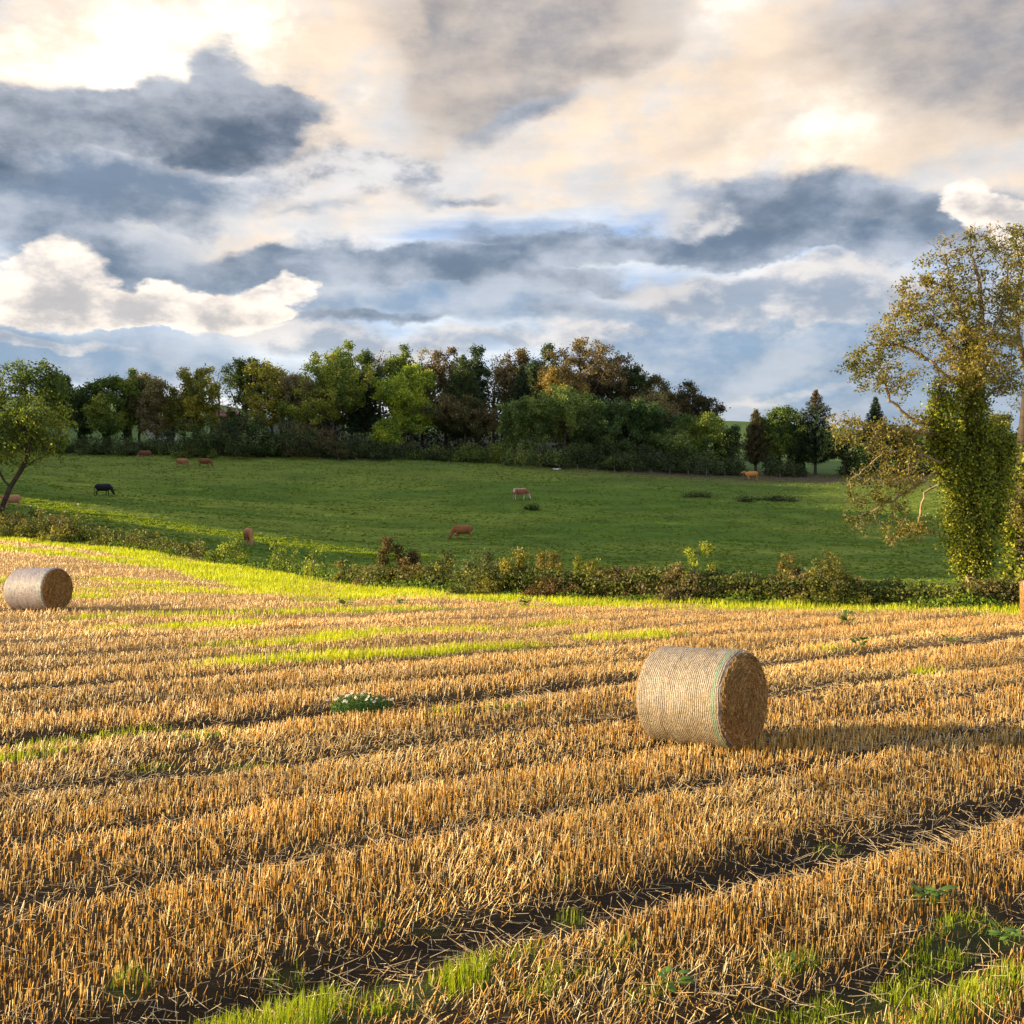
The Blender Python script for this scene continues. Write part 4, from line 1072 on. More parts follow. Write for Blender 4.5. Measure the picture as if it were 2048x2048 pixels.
# scrub at the foot of the wood
SCRUB = [(150, 868, 120, 194, 'dark', 'dark bramble mound behind the leaning tree'), (235, 870, 130, 193, 'dark', 'dark scrub mound left of the dark red cow'),
 (335, 862, 150, 195, 'dark', 'bramble bank behind the two middle cattle'), (440, 829, 170, 194, 'dark', 'dark thorn bush below the red roof'),
 (498, 806, 150, 197, 'dark', 'large dark rounded shrub hiding the sheds'), (575, 827, 170, 196, 'dark', 'dark shrub below the pale blue roof'),
 (632, 838, 130, 195, 'rust', 'brownish thicket left of the grassy bank'), (712, 862, 120, 195, 'dark', 'rounded dark green bush at the left of the grassy bank'),
 (800, 884, 170, 196, 'dark', 'low bramble bank in front of the lime-green tree'), (900, 888, 160, 196, 'green', 'low green scrub on the grassy bank'),
 (975, 880, 130, 196, 'green', 'scrub at the left foot of the willow clump'), (1065, 862, 110, 193, 'willow', 'low willow scrub at the left end of the clump'),
 (1170, 880, 150, 192, 'dark', 'dark underwood below the largest willow'), (1290, 884, 150, 192, 'dark', 'dark underwood in the right half of the willows'),
 (1400, 888, 120, 192, 'dark', 'dark underwood at the right end of the willows'), (1470, 905, 70, 192, 'dark', 'low scrub under the bare sapling'),
 (1560, 905, 90, 193, 'dark', 'low scrub under the round-topped pair'), (1735, 872, 100, 200, 'dark', 'dark hedge shrub beside the small round tree'),
 (1840, 876, 140, 202, 'dark', 'dark hedge shrub behind the ivy giant'), (1960, 880, 160, 203, 'dark', 'dark hedge shrub right behind the ivy giant'), (70, 858, 130, 196, 'dark', 'dark scrub behind the trunk of the leaning tree'),
 (390, 880, 80, 191, 'green', 'low green bush right above the two middle cattle')]
for i, (px, yt, w, d, kind, lab) in enumerate(SCRUB):
    bush(px, yt, w * 1.15, d, kind, lab, 700 + i, dens=3.4, leafsz=.34, group='scrub at the foot of the wood', ragged=.35)

# the deep of the wood, one mass behind the trees one can tell apart
def wood_mass(name, fn, n, size, cols, seed, label=None):
    rng = np.random.default_rng(seed)
    C = fn(rng, n)
    V, Q = leaves(C, size * rng.uniform(.6, 1.3, len(C)), .3, .75, rng)
    c = np.array(cols)[rng.integers(0, len(cols), len(C))] * rng.uniform(.6, 1.25, (len(C), 1))
    return tag(mesh_obj(name, V, [Q], M_LEAF, np.repeat(c, 4, axis=0)), label, kind='stuff')
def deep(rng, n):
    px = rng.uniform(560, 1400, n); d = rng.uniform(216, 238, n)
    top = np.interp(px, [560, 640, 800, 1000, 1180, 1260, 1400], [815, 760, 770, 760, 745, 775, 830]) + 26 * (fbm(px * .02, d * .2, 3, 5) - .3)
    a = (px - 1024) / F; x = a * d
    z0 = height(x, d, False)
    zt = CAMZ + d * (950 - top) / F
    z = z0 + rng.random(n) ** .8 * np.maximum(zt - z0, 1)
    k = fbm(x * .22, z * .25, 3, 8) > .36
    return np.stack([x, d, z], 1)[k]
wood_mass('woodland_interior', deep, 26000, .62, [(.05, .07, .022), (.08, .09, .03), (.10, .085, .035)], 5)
def ridge_wood(rng, n):
    Y = rng.uniform(80, 320, n); zr = ridge_top(Y)
    lo = np.where((Y > 95) & (Y < 127), 2.6, .0)
    top = np.interp(Y, [78, 82, 92, 120, 155, 170, 185, 197, 203, 207, 214, 222, 236, 340], [1, 8, 19, 22, 22, 18, 18, 20, 10, 4, 4, 9, 20, 20]) * (0.82 + .3 * vnoise(Y * .16, Y * 0, 3))
    X = ridge_line(Y) + rng.normal(0, 1.6, n)
    return np.stack([X, Y, zr + lo + (top - lo) * rng.random(n)], 1)
wood_mass('unseen_shading_wood', ridge_wood, 60000, 1.15, PAL['green'], 6)  # unseen wood, its heights and gap shaped to shade the pasture
# ---------------------------------------------------------------- the two near trees, drawn from their limbs
def big_tree(name, label, d, base, trunk_px, limbs, blobs, natt, step, nleaf, lsz, kind, seed, rbase, rtip, bark, spread, dk=1.2, depthk=.8, extra=None, sag=0.0, dnoise=.6, zdown=.1, sparse_below=None):
    """trunk_px: pixel path of the trunk; limbs: pixel paths (with depth offsets) of the main limbs; blobs: clumps of the crown"""
    rng = np.random.default_rng(seed)
    bx, by, _ = unproject(base[0], base[1], d); bz = GROUND(bx, by) - .1
    root = empty(name, (bx, by, bz), 0, label, 'tree')
    o = np.array([bx, by, bz])
    def W3(px, py, dy=0.0): return np.array(unproject(px, py, d + dy)) - o
    def dens(path):
        out = [path[0]]
        for a, b in zip(path[:-1], path[1:]):
            n = max(int(np.linalg.norm(b - a) / step), 1)
            out += [a + (b - a) * (i + 1) / n for i in range(n)]
        return out
    tp = dens([np.array([0, 0, 0.0])] + [W3(*p) for p in trunk_px])
    N0 = list(tp); P0 = [-1] + list(range(len(tp) - 1))
    for lp in limbs:
        pts = [W3(*p) for p in lp]
        k = int(np.argmin(np.linalg.norm(np.array(N0) - pts[0], axis=1)))
        prev = k
        for q in dens([N0[k]] + pts[1:])[1:]:
            N0.append(q + rng.normal(0, step * .12, 3)); P0.append(prev); prev = len(N0) - 1
    bl = []
    for (px, py, rx, ry, dy) in blobs:
        c = W3(px, py, dy); bl.append((c[0], c[1], c[2], rx / F * d, rx / F * d * depthk, ry / F * d))
    att = in_blobs(bl, natt, rng, .5)
    # grow from the skeleton
    N, Par = grow_from(N0, P0, att, step, dk, rng, sag)
    r, kids = radii(N, Par, rtip, rbase, 1.75)
    # keep the trunk stout
    g = wood_mesh(N, Par, r, 0, 7, bark, rng=rng)
    # curling bare twigs at the tips
    tips = np.where(kids == 0)[0]
    A = N[np.repeat(tips, 3)]; dirs = norm(N[np.repeat(tips, 3)] - N[Par[np.repeat(tips, 3)]])
    dirs = norm(dirs + rng.normal(0, .6, dirs.shape)); B = A + dirs * rng.uniform(.5, 1.3, (len(A), 1)) * step
    V, Q = tubes(A, B, np.full(len(A), rtip), np.full(len(A), rtip * .6), 3)
    g.add(V, Q, None, bark)
    g.obj('trunk', M_BARK, root)
    V, Q, c = leafage(N, Par, r, kids, nleaf, lsz, spread, PAL[kind], rng, np.quantile(r, .86), dnoise, .05, .5)
    if sparse_below is not None:
        zc = V.reshape(-1, 4, 3)[:, 0, 2]; lim = W3(base[0], sparse_below)[2]
        ok = (zc > lim) | (rng.random(len(zc)) < .75)
        V = V[np.repeat(ok, 4)]; c = c[np.repeat(ok, 4)]; Q = np.arange(len(V)).reshape(-1, 4)
    gl = Geo(); gl.add(V, Q, None, c); gl.obj('crown', M_LEAF, root)
    return root, o, W3, rng

def grow_from(N0, P0, att, step, dk, rng, sag):
    N = [np.asarray(p) for p in N0]; Par = list(P0)
    A = np.array(att); alive = np.ones(len(A), bool); near = np.full(len(A), -1); nd = np.full(len(A), 1e9)
    def upd(k0):
        P = np.array(N[k0:])
        for s in range(0, len(P), 300):
            dd = np.linalg.norm(A[:, None] - P[None, s:s + 300], axis=2)
            j = dd.argmin(1); m = dd[np.arange(len(A)), j]; b = m < nd
            nd[b] = m[b]; near[b] = j[b] + k0 + s
    upd(0)
    for it in range(160):
        alive &= nd > dk * step
        if not alive.any(): break
        k0 = len(N); ids = np.unique(near[alive]); NN = np.array(N)
        dirs = np.zeros((k0, 3)); np.add.at(dirs, near[alive], norm(A[alive] - NN[near[alive]]))
        for i in ids:
            v = dirs[i]; l = np.linalg.norm(v)
            if l < .05: v = rng.normal(size=3); l = np.linalg.norm(v)
            v = v / l
            if Par[i] >= 0:
                q = NN[i] - NN[Par[i]]; v = v + .35 * q / max(np.linalg.norm(q), 1e-6)
            v = v + rng.normal(0, .22, 3); v[2] -= sag; v /= np.linalg.norm(v)
            N.append(NN[i] + v * step); Par.append(int(i))
        upd(k0)
        if len(N) > 20000: break
    return np.array(N), np.array(Par)

def ivy_on(root, W3, rng, path, n, lsz, d, kind='ivy', name='ivy'):
    """leaf coat: path of (px, py, radius px)"""
    P = np.array([np.append(W3(p[0], p[1], p[3] if len(p) > 3 else 0), p[2] / F * d) for p in path])
    seg = np.linalg.norm(np.diff(P[:, :3], axis=0), axis=1) * (P[1:, 3] + P[:-1, 3])
    m = max(n // 34, 20)                       # ragged clumps, each a spray of leaves
    k = rng.choice(len(seg), m, p=seg / seg.sum()); f = rng.random(m)
    c = P[k] * (1 - f)[:, None] + P[k + 1] * f[:, None]
    a = rng.uniform(0, 6.283, m)
    lump = .12 + 1.55 * fbm(np.cos(a) * 1.3 + 3, c[:, 2] * .9 + np.sin(a) * 1.3, 3, 17)
    stray = 1 + (rng.random(m) < .22) * rng.random(m) * .65
    r = c[:, 3] * lump * stray * rng.random(m) ** .25
    CC = np.stack([c[:, 0] + r * np.cos(a), c[:, 1] + r * np.sin(a), c[:, 2] + rng.normal(0, .08, m)], 1)
    j = rng.integers(0, m, n); gs = rng.uniform(.07, .20, m)[j][:, None]
    C = CC[j] + rng.normal(0, 1, (n, 3)) * gs * np.array([1, 1, 1.25])
    a = a[j]; c = c[j]
    V, Q = leaves(C, lsz * rng.uniform(.6, 1.3, n), .0, .85, rng)
    cl = np.array(PAL[kind]); cc = cl[rng.integers(0, len(cl), n)] * rng.uniform(.6, 1.3, (n, 1)) * (.6 + .8 * fbm(a, c[:, 2] * 1.5, 3, 4))[:, None]
    g = Geo(); g.add(V, Q, None, np.repeat(cc, 4, axis=0)); return g.obj(name, M_LEAF, root)

BARK_L = (.27, .195, .12)
# ivy-clad giant on the right
root, o, W3, rng = big_tree('ivy_clad_tree', 'big ivy-clad tree by the hedge on the right, its low twigs half bare', 41.6, (1945, 1180),
    [(1946, 1100), (1945, 1000), (1946, 900), (1948, 820), (1944, 740), (1946, 690)],
    [[(1946, 690), (1965, 640, .3), (1958, 560, .3), (1940, 500, 0)], [(1945, 700), (1925, 640, -.5), (1900, 570, -.5), (1890, 510, -.3)],
     [(1944, 740), (1905, 690, -.3), (1860, 640, .3), (1820, 600, .5)], [(1945, 760), (1900, 760, .5), (1860, 720, .9), (1800, 690, 1.2), (1740, 690, 1)],
     [(1946, 830), (1900, 845, -.6), (1830, 845, -1), (1780, 800, -1.2), (1765, 750, -1), (1735, 735, -1)],
     [(1946, 850), (1880, 870, -.8), (1800, 860, -1.2), (1730, 850, -1.2), (1680, 842, -1)],
     [(1946, 930), (1880, 925, -.8), (1820, 900, -1.3), (1770, 905, -1.5), (1700, 960, -1.4)],
     [(1946, 960), (1870, 945, -.5), (1830, 975, -1.0), (1780, 1000, -1.2), (1730, 1030, -1)],
     [(1946, 990), (1890, 960, .3), (1850, 985, .5), (1835, 1050, .6), (1790, 1075, .6)],
     [(1948, 820), (1990, 780, .3), (2020, 760, .6), (2040, 790, .8)], [(1946, 700), (1985, 660, -.3), (2010, 600, -.3), (2015, 540, 0)]],
    [(1945, 690, 60, 60, -.6), (1905, 735, 60, 40, -.8), (2000, 710, 50, 50, -.6), (1950, 740, 50, 40, -1.2), (1950, 510, 70, 60, 0), (1890, 525, 60, 50, -.4), (1845, 590, 60, 45, .4), (1800, 650, 60, 42, .8), (1900, 620, 70, 55, -.6), (1960, 600, 60, 60, .5), (1745, 715, 60, 32, .8),
     (1705, 738, 32, 22, .6), (1850, 690, 70, 40, -.8), (1800, 745, 50, 34, -1), (1740, 760, 40, 30, -1.2), (1930, 680, 50, 40, 1.2), (2010, 560, 50, 70, 0), (2015, 650, 40, 50, .5),
     (2010, 760, 40, 40, .6), (1975, 480, 50, 34, .5), (1915, 480, 50, 30, .3),
     (1690, 850, 44, 28, -1), (1735, 862, 60, 34, -1.2), (1790, 880, 60, 36, -1.2), (1680, 880, 24, 18, -1), (1830, 860, 40, 50, -.8),
     (1740, 960, 42, 36, -1.4), (1720, 1010, 36, 46, -1.2), (1770, 1010, 50, 40, -1), (1800, 1060, 46, 32, .2), (1730, 1055, 30, 26, -1), (1850, 1060, 44, 26, .6), (1800, 950, 50, 34, -1.2), (1790, 1085, 30, 14, .4)],
    3600, .18, 29000, .12, 'ashleaf', 31, .27, .0065, BARK_L, .12, 1.25, .9, None, .02, 1.2, .1, 800)
ivy_on(root, W3, rng, [(1946, 1150, 22), (1946, 1110, 31), (1945, 1060, 35), (1946, 1000, 34), (1947, 940, 34), (1946, 880, 31), (1946, 820, 27), (1945, 760, 20), (1946, 690, 12)], 40000, .095, 41.6)
ivy_on(root, W3, rng, [(1925, 990, 16, -.3), (1893, 920, 25, -.5), (1882, 860, 28, -.6), (1888, 800, 22, -.5), (1880, 772, 9, -.5)], 13000, .092, 41.6)
ivy_on(root, W3, rng, [(1962, 1120, 14, .5), (1978, 1050, 22, .6), (1994, 970, 28, .8), (1998, 900, 24, .8), (1990, 850, 14, .6)], 14000, .095, 41.6)
root, o, W3, rng = big_tree('edge_tree', 'tall tree cut off by the right edge, dark trunk just behind the ivy giant', 44.5, (2046, 1185),
    [(2044, 1050), (2040, 950), (2046, 860), (2056, 760), (2062, 690)],
    [[(2056, 760), (2040, 690, -.3), (2030, 620, -.3), (2040, 550)], [(2062, 690), (2085, 600, .3), (2080, 520, .3)], [(2046, 860), (2100, 780, .3), (2140, 700, .3)], [(2042, 1000), (2030, 1000, -.8), (2020, 1040, -1)]],
    [(2040, 500, 60, 50, 0), (2080, 480, 60, 50, .3), (2050, 580, 60, 50, -.4), (2030, 660, 46, 44, -.4), (2090, 600, 70, 60, .4), (2120, 700, 60, 60, 0), (2045, 740, 40, 30, -.4), (2060, 800, 44, 30, .4),
     (2030, 1000, 34, 26, -1), (2045, 1040, 34, 30, -1), (2070, 960, 50, 40, -.6)],
    1100, .22, 9500, .13, 'ashleaf', 32, .22, .007, (.08, .062, .045), .14, 1.25, .9, None, 0, .6)
ivy_on(root, W3, rng, [(2044, 1170, 26), (2042, 1080, 34), (2040, 980, 30), (2045, 900, 16)], 5000, .15, 44.5)

# leaning tree at the left edge
root, o, W3, rng = big_tree('leaning_tree', 'leaning broadleaf tree at the left edge with a sunlit spreading crown', 83, (-4, 1050),
    [(6, 1010), (20, 975), (42, 940), (55, 915), (58, 890)],
    [[(42, 940), (75, 920, .3), (110, 900, .5)], [(58, 890), (40, 850, -.6), (10, 820, -.8)], [(58, 890), (75, 850, .5), (100, 800, .5)], [(55, 915), (48, 880, .8), (50, 820, 1), (50, 760, 1)], [(20, 975), (-10, 930, .5), (-40, 880, .6)]],
    [(40, 760, 50, 36, 0), (95, 770, 42, 36, .5), (-15, 770, 60, 40, -.8), (70, 820, 50, 40, -1.0), (120, 815, 32, 32, .4), (10, 840, 60, 40, .8), (105, 870, 38, 28, .4), (45, 880, 50, 26, 1), (-30, 850, 60, 50, 0),
     (125, 905, 14, 34, .2), (-5, 900, 40, 30, -.5), (75, 745, 40, 22, .3), (-60, 800, 60, 60, 1), (140, 850, 18, 20, 0), (85, 915, 26, 14, .5)],
    1900, .36, 20000, .24, 'green', 33, .19, .012, (.055, .042, .03), .26, 1.2, .9, None, 0, .6)
for ch in root.children:
    if ch.name.startswith('crown'):
        a = ch.data.color_attributes['tint'].data; n = len(a); buf = np.zeros(n * 4, np.float32); a.foreach_get('color', buf)
        buf = buf.reshape(-1, 4); k = (np.random.default_rng(2).random(n // 4) < .45).repeat(4); buf[k, :3] *= np.array([1.9, 1.7, 1.1]); buf[~k, :3] *= np.array([.9, .95, 1.0]); a.foreach_set('color', buf.ravel())

# ---------------------------------------------------------------- hedge between the fields
HEDGE = [ # px, ytop, width, kind, label, extra
 (20, 1022, 110, 'hedge', 'dark bramble mound under the leaning tree', {}), (105, 1030, 110, 'hedge', 'dark shrub beside the leaning trunk, second in the left hedge', {}),
 (60, 1046, 120, 'hedge', 'lower olive bramble in front of the left hedge near the frame edge', dict(fo=-1.0)),
 (180, 1044, 100, 'hedge', 'dark rounded shrub at the crest of the left hedge', {}), (140, 1058, 100, 'olive', 'olive bramble on the sunny side of the left hedge', dict(fo=-1.0)),
 (245, 1062, 100, 'hedge', 'dark shrub where the left hedge begins to fall', {}), (300, 1076, 90, 'hedge', 'low dark bramble near the end of the left hedge', {}),
 (345, 1094, 60, 'dark', 'last low dark bramble of the left hedge', {}), (395, 1086, 60, 'hedge', 'small loose shrub in the gap right of the left hedge', dict(dens=.6)),
 (458, 1080, 64, 'lime', 'yellow-green little willow left of the nearest cow to the gap', dict(dens=.8)), (568, 1084, 50, 'lime', 'pale upright weed clump beside the lone facing cow', dict(dens=.45)),
 (630, 1108, 40, 'lime', 'small bright sapling in the open part of the hedge', dict(dens=.4)), (705, 1126, 60, 'hedge', 'first low bush of the middle hedge', {}),
 (798, 1064, 74, 'rust', 'tallest hawthorn of the middle hedge, reddish brown and leaning', dict(dens=1.7, cols=[(.14, .09, .035), (.22, .14, .05), (.10, .10, .03)])),
 (748, 1136, 60, 'brown', 'dry brown weeds left of the tall hawthorn', dict(cols=[(.26, .18, .08), (.18, .13, .05)])),
 (845, 1128, 66, 'olive', 'low olive bush right of the tall hawthorn', {}), (893, 1106, 80, 'hedge', 'bushy green shrub, second right of the tall hawthorn', {}),
 (968, 1098, 80, 'olive', 'silvery-leaved shrub with one shoot sticking up', dict(cols=[(.17, .17, .06), (.28, .25, .10), (.11, .13, .04)])),
 (1040, 1104, 80, 'olive', 'leafy bush in the middle of the hedge below the grazing brown cow', {}), (1108, 1100, 66, 'yellow', 'orange-tinged yellow bush of the middle hedge', dict(cols=[(.24, .19, .035), (.33, .22, .04), (.14, .15, .03)])),
 (1180, 1110, 56, 'yellow', 'small pale yellow bush with a bare twig on top', dict(dens=.8)), (1000, 1146, 150, 'hedge', 'low dark brambles under the silvery shrub', dict(fo=-.8)),
 (1130, 1150, 120, 'rust', 'low reddish brambles under the yellow bush', dict(fo=-.8, cols=[(.16, .08, .03), (.10, .09, .03), (.22, .13, .045)])),
 (1245, 1142, 100, 'rust', 'brown bramble heap left of the bright ash sapling', dict(cols=[(.15, .09, .04), (.09, .08, .03), (.21, .13, .06)])),
 (1318, 1128, 110, 'rust', 'brown bramble heap under the bright ash sapling', dict(cols=[(.17, .10, .045), (.10, .09, .03), (.24, .15, .07)])),
 (1392, 1082, 84, 'lime', 'bright yellow-green ash sapling above the brambles', dict(dens=.85, ragged=.8)),
 (1378, 1134, 120, 'brown', 'pale brown bramble mound below the ash sapling', dict(fo=-.6)), (1455, 1142, 90, 'hedge', 'dark green bramble right of the ash sapling', {}),
 (1515, 1152, 80, 'rust', 'dark reddish bramble between sapling and yellow shrubs', {}), (1562, 1112, 56, 'yellow', 'small orange-yellow shrub left of the large one', dict(dens=.6, cols=[(.26, .17, .03), (.20, .16, .03)])),
 (1592, 1148, 80, 'brown', 'tawny bramble under the small orange-yellow shrub', {}), (1650, 1102, 110, 'yellow', 'large yellow-olive shrub of the right hedge', dict(dens=1.1, cols=[(.22, .17, .035), (.27, .22, .04), (.14, .14, .03)])),
 (1655, 1142, 110, 'olive', 'green leafy growth in front of the large yellow-olive shrub', dict(fo=-.8)), (1720, 1160, 60, 'brown', 'clump of dry straw-coloured stalks in the right hedge', dict(cols=[(.38, .25, .11), (.26, .15, .06)])),
 (1775, 1164, 80, 'green', 'low dark green bush left of the ivy trunk', {}), (1850, 1160, 90, 'green', 'low green bush next to the ivy trunk', {}),
 (1905, 1172, 70, 'lime', 'bright low weeds at the foot of the ivy trunk', dict(fo=-.8)), (1990, 1156, 90, 'green', 'green bush right of the ivy trunk', {}), (2050, 1160, 80, 'olive', 'olive bush at the right frame edge', {}),
]
for i, (px, yt, w, kind, lab, kw) in enumerate(HEDGE):
    kw = dict(kw); fo = kw.pop('fo', 0.0)
    u = (px - 1024) / F; dd = 60.0
    for _ in range(20): dd = .5 * dd + .5 * (float(edge_y(u * dd)) + 1.5 + fo)
    kw['dens'] = kw.get('dens', 1.0) * 2.6
    bush(px, yt - 10, w * 1.42, dd, kind, lab, 900 + i, name='hedge_shrub', group='shrubs of the hedge between the fields', **kw)

# continuous dark bramble undergrowth knitting the hedge together
rng = np.random.default_rng(71)
n = 60000; uu = rng.uniform(-.50, .50, n); dd = np.full(n, 55.0)
for _ in range(14): dd = .5 * dd + .5 * edge_y(uu * dd)
dd = dd + 1.2 + rng.normal(0, .5, n); X = uu * dd; pxx = uu * F + 1024
hh = np.interp(pxx, [0, 330, 420, 640, 700, 1000, 1500, 2048], [1.5, 1.2, .05, .05, .7, 1.1, 1.05, .85]) * (.45 + 1.1 * fbm(X * .7, dd * .5, 3, 33))
zz = rng.random(n) ** .8 * hh
V, Q = leaves(np.stack([X, dd, height(X, dd, False) + zz], 1), .12 * rng.uniform(.6, 1.3, n), .1, .65, rng)
cs = fbm(X * .45, zz * .6, 3, 34); pal = np.array([(.09, .11, .022), (.15, .17, .03), (.19, .17, .045), (.16, .115, .04)])
c = pal[np.clip((cs - .3) * 10 + rng.normal(0, .8, n), 0, 3.99).astype(int)] * rng.uniform(.6, 1.35, (n, 1))
tag(mesh_obj('bramble_undergrowth', V, [Q], M_LEAF, np.repeat(c, 4, axis=0)), kind='stuff')

# nettles, docks and long grass at the hedge foot
rng = np.random.default_rng(77)
n = 42000
uu = rng.uniform(-.50, .50, n); k0 = rng.random(n)
dd = np.full(n, 55.0)
for _ in range(14): dd = .5 * dd + .5 * edge_y(uu * dd)
pxx = uu * F + 1024
back = np.interp(pxx, [0, 450, 560, 700, 800, 2048], [3, 4, 11, 9, 3.2, 3.0])
dd = dd - .35 + k0 * back
X, Y = uu * dd, dd
q = fbm(X * .8, Y * .8, 3, 15)
m = q > .38 - .1 * (k0 < .2); X, Y, q, k0, n = X[m], Y[m], q[m], k0[m], int(m.sum())
zt = rng.random(n) * np.clip((q - .3) * 1.2, .06, .42) * (1.0 + .3 * k0)
V, Q = leaves(np.stack([X, Y, height(X, Y) + .03 + zt], 1), .115 * rng.uniform(.6, 1.4, n), .5, .6, rng)
c = np.array([(.10, .17, .022), (.16, .25, .03), (.24, .32, .035)])[rng.integers(0, 3, n)] * rng.uniform(.6, 1.2, (n, 1))
tag(mesh_obj('hedge_foot_weeds', V, [Q], M_LEAF, np.repeat(c, 4, axis=0)), kind='stuff')
# ---------------------------------------------------------------- cattle
def loft(path, closed=True, k=12):
    """rings (centre, half width, half height) along a path; returns verts and quads"""
    P = np.array([p[:3] for p in path], float); n = len(P)
    T = np.gradient(P, axis=0); T = norm(T)
    side = np.array([0, 1.0, 0]); V = []
    for i in range(n):
        s = norm(side - T[i] * np.dot(side, T[i])); up = np.cross(T[i], s) * -1
        for a in range(k):
            t = 2 * math.pi * a / k
            V.append(P[i] + s * math.cos(t) * path[i][3] + up * math.sin(t) * path[i][4])
    F_ = [[i * k + a, i * k + (a + 1) % k, (i + 1) * k + (a + 1) % k, (i + 1) * k + a] for i in range(n - 1) for a in range(k)]
    V += [P[0], P[-1]]; c0, c1 = n * k, n * k + 1
    Tt = [[c0, (a + 1) % k, a] for a in range(k)] + [[c1, (n - 1) * k + a, (n - 1) * k + (a + 1) % k] for a in range(k)]
    return np.array(V), F_, Tt

def cow_mesh(pose):
    g = Geo()
    body = [(-.88, 0, 1.14, .08, .10), (-.82, 0, 1.12, .20, .23), (-.62, 0, 1.05, .30, .37), (-.35, 0, .99, .35, .41), (-.05, 0, .95, .38, .43), (.25, 0, .97, .36, .42), (.50, 0, 1.0, .31, .42), (.72, 0, 1.0, .24, .35)]
    if pose == 'graze': neck = [(.90, 0, .88, .17, .26), (1.06, 0, .66, .14, .20), (1.16, 0, .47, .125, .16), (1.21, 0, .35, .135, .14), (1.29, 0, .20, .095, .11), (1.35, 0, .08, .068, .06), (1.36, 0, .04, .04, .03)]
    else: neck = [(.90, 0, 1.10, .14, .22), (1.08, 0, 1.22, .12, .17), (1.22, 0, 1.28, .12, .14), (1.38, 0, 1.22, .105, .12), (1.55, 0, 1.13, .075, .09), (1.66, 0, 1.06, .065, .07), (1.69, 0, 1.05, .04, .04)]
    V, Q, T = loft(body + neck); g.add(V, Q, T)
    legs = []
    for s, st in ((1, .06), (-1, -.08)):
        legs.append([(.50 + st * .3, s * .17, .92, .13, .15), (.50 + st * .6, s * .17, .66, .085, .10), (.50 + st, s * .165, .44, .06, .065), (.50 + st * 1.3, s * .165, .16, .042, .045), (.52 + st * 1.4, s * .165, .07, .052, .055), (.53 + st * 1.4, s * .165, .0, .058, .065)])
        legs.append([(-.62, s * .17, .98, .15, .22), (-.58 - st * .5, s * .18, .72, .11, .15), (-.66 - st, s * .175, .54, .07, .085), (-.76 - st, s * .17, .44, .052, .062), (-.74 - st * 1.4, s * .17, .18, .042, .046), (-.72 - st * 1.5, s * .17, .07, .05, .055), (-.71 - st * 1.5, s * .17, .0, .057, .065)])
    for L in legs:
        V, Q, T = loft(L, k=8); g.add(V, Q, T)
    V, Q, T = loft([(-.1, 0, .62, .10, .05), (-.25, 0, .60, .11, .07), (-.4, 0, .62, .10, .06)], k=8); g.add(V, Q, T)
    tmp = g.obj('tmp', None)
    md = tmp.modifiers.new('r', 'REMESH'); md.mode = 'VOXEL'; md.voxel_size = .034
    ms = tmp.modifiers.new('s', 'SMOOTH'); ms.iterations = 3; ms.factor = .5
    dg = bpy.context.evaluated_depsgraph_get(); dg.update()
    me = bpy.data.meshes.new_from_object(tmp.evaluated_get(dg))
    bpy.data.objects.remove(tmp)
    co = np.zeros(len(me.vertices) * 3); me.vertices.foreach_get('co', co)
    me.polygons.foreach_set('use_smooth', np.ones(len(me.polygons), bool))
    for a in list(me.color_attributes): me.color_attributes.remove(a)
    return me, co.reshape(-1, 3)
M_HIDE = tint_mat('hide', .7, .25, 7.0, .15, .2)
COWM = {p: cow_mesh(p) for p in ('graze', 'stand')}
def cow(px, py, heading, pose, base, pale, label, scale=1.0, patch=0.0):
    x, y, z = ground_hit(px, py)
    root = empty('cow', (x, y, z - .02), math.radians(heading), label, 'cow', 'cattle grazing the pasture')
    me0, co = COWM[pose]; me = me0.copy()
    base = np.array(base); pale = np.array(pale)
    low = 1 - sstep(co[:, 2], .25, .75); bel = (1 - sstep(co[:, 2], .58, .78)) * .6
    muz = sstep(co[:, 0], 1.2, 1.36) * .7
    rump = (1 - sstep(co[:, 0], -.86, -.6)) * patch
    w = np.clip(np.maximum(np.maximum(low, bel), np.maximum(muz, rump)), 0, 1)[:, None]
    c = base * (1 - w) + pale * w
    top = (sstep(co[:, 2], 1.2, 1.38) * .25 + patch * .5 * sstep(co[:, 2], 1.22, 1.34))[:, None]
    c = c * (1 - top) + (base * .5 + pale * .6) * top
    c = c * (.8 + .4 * fbm(co[:, 0] * 2, co[:, 2] * 2 + co[:, 1], 3, 5))[:, None]
    at = me.color_attributes.new('tint', 'FLOAT_COLOR', 'POINT'); c4 = np.ones((len(co), 4), np.float32); c4[:, :3] = c
    at.data.foreach_set('color', c4.ravel()); me.materials.clear(); me.materials.append(M_HIDE)
    b = bpy.data.objects.new('body', me); COL.objects.link(b); b.parent = root
    g = Geo(); V, Q, T = loft([(-.88, 0, 1.22, .035, .035), (-.95, 0, 1.05, .025, .025), (-.96, 0, .75, .018, .018), (-.95, 0, .55, .04, .04), (-.94, 0, .40, .03, .03), (-.94, 0, .36, .01, .01)], k=7)
    g.add(V, Q, T, base * .8); g.obj('tail', M_HIDE, root, True)
    for s in (-1, 1):
        h = (1.14, .13 * s, .44) if pose == 'graze' else (1.22, .13 * s, 1.34)
        g = Geo(); V, Q, T = loft([(h[0], h[1], h[2], .03, .03), (h[0] - .03, h[1] + .07 * s, h[2] - .01, .05, .02), (h[0] - .05, h[1] + .14 * s, h[2] - .03, .015, .01)], k=7)
        g.add(V, Q, T, base * .9); g.obj('ear', M_HIDE, root, True)
    root.scale = (scale,) * 3
    return root
cow(206, 991, 0, 'graze', (.010, .010, .013), (.012, .012, .014), 'black cow grazing on the left of the pasture', 1.08)
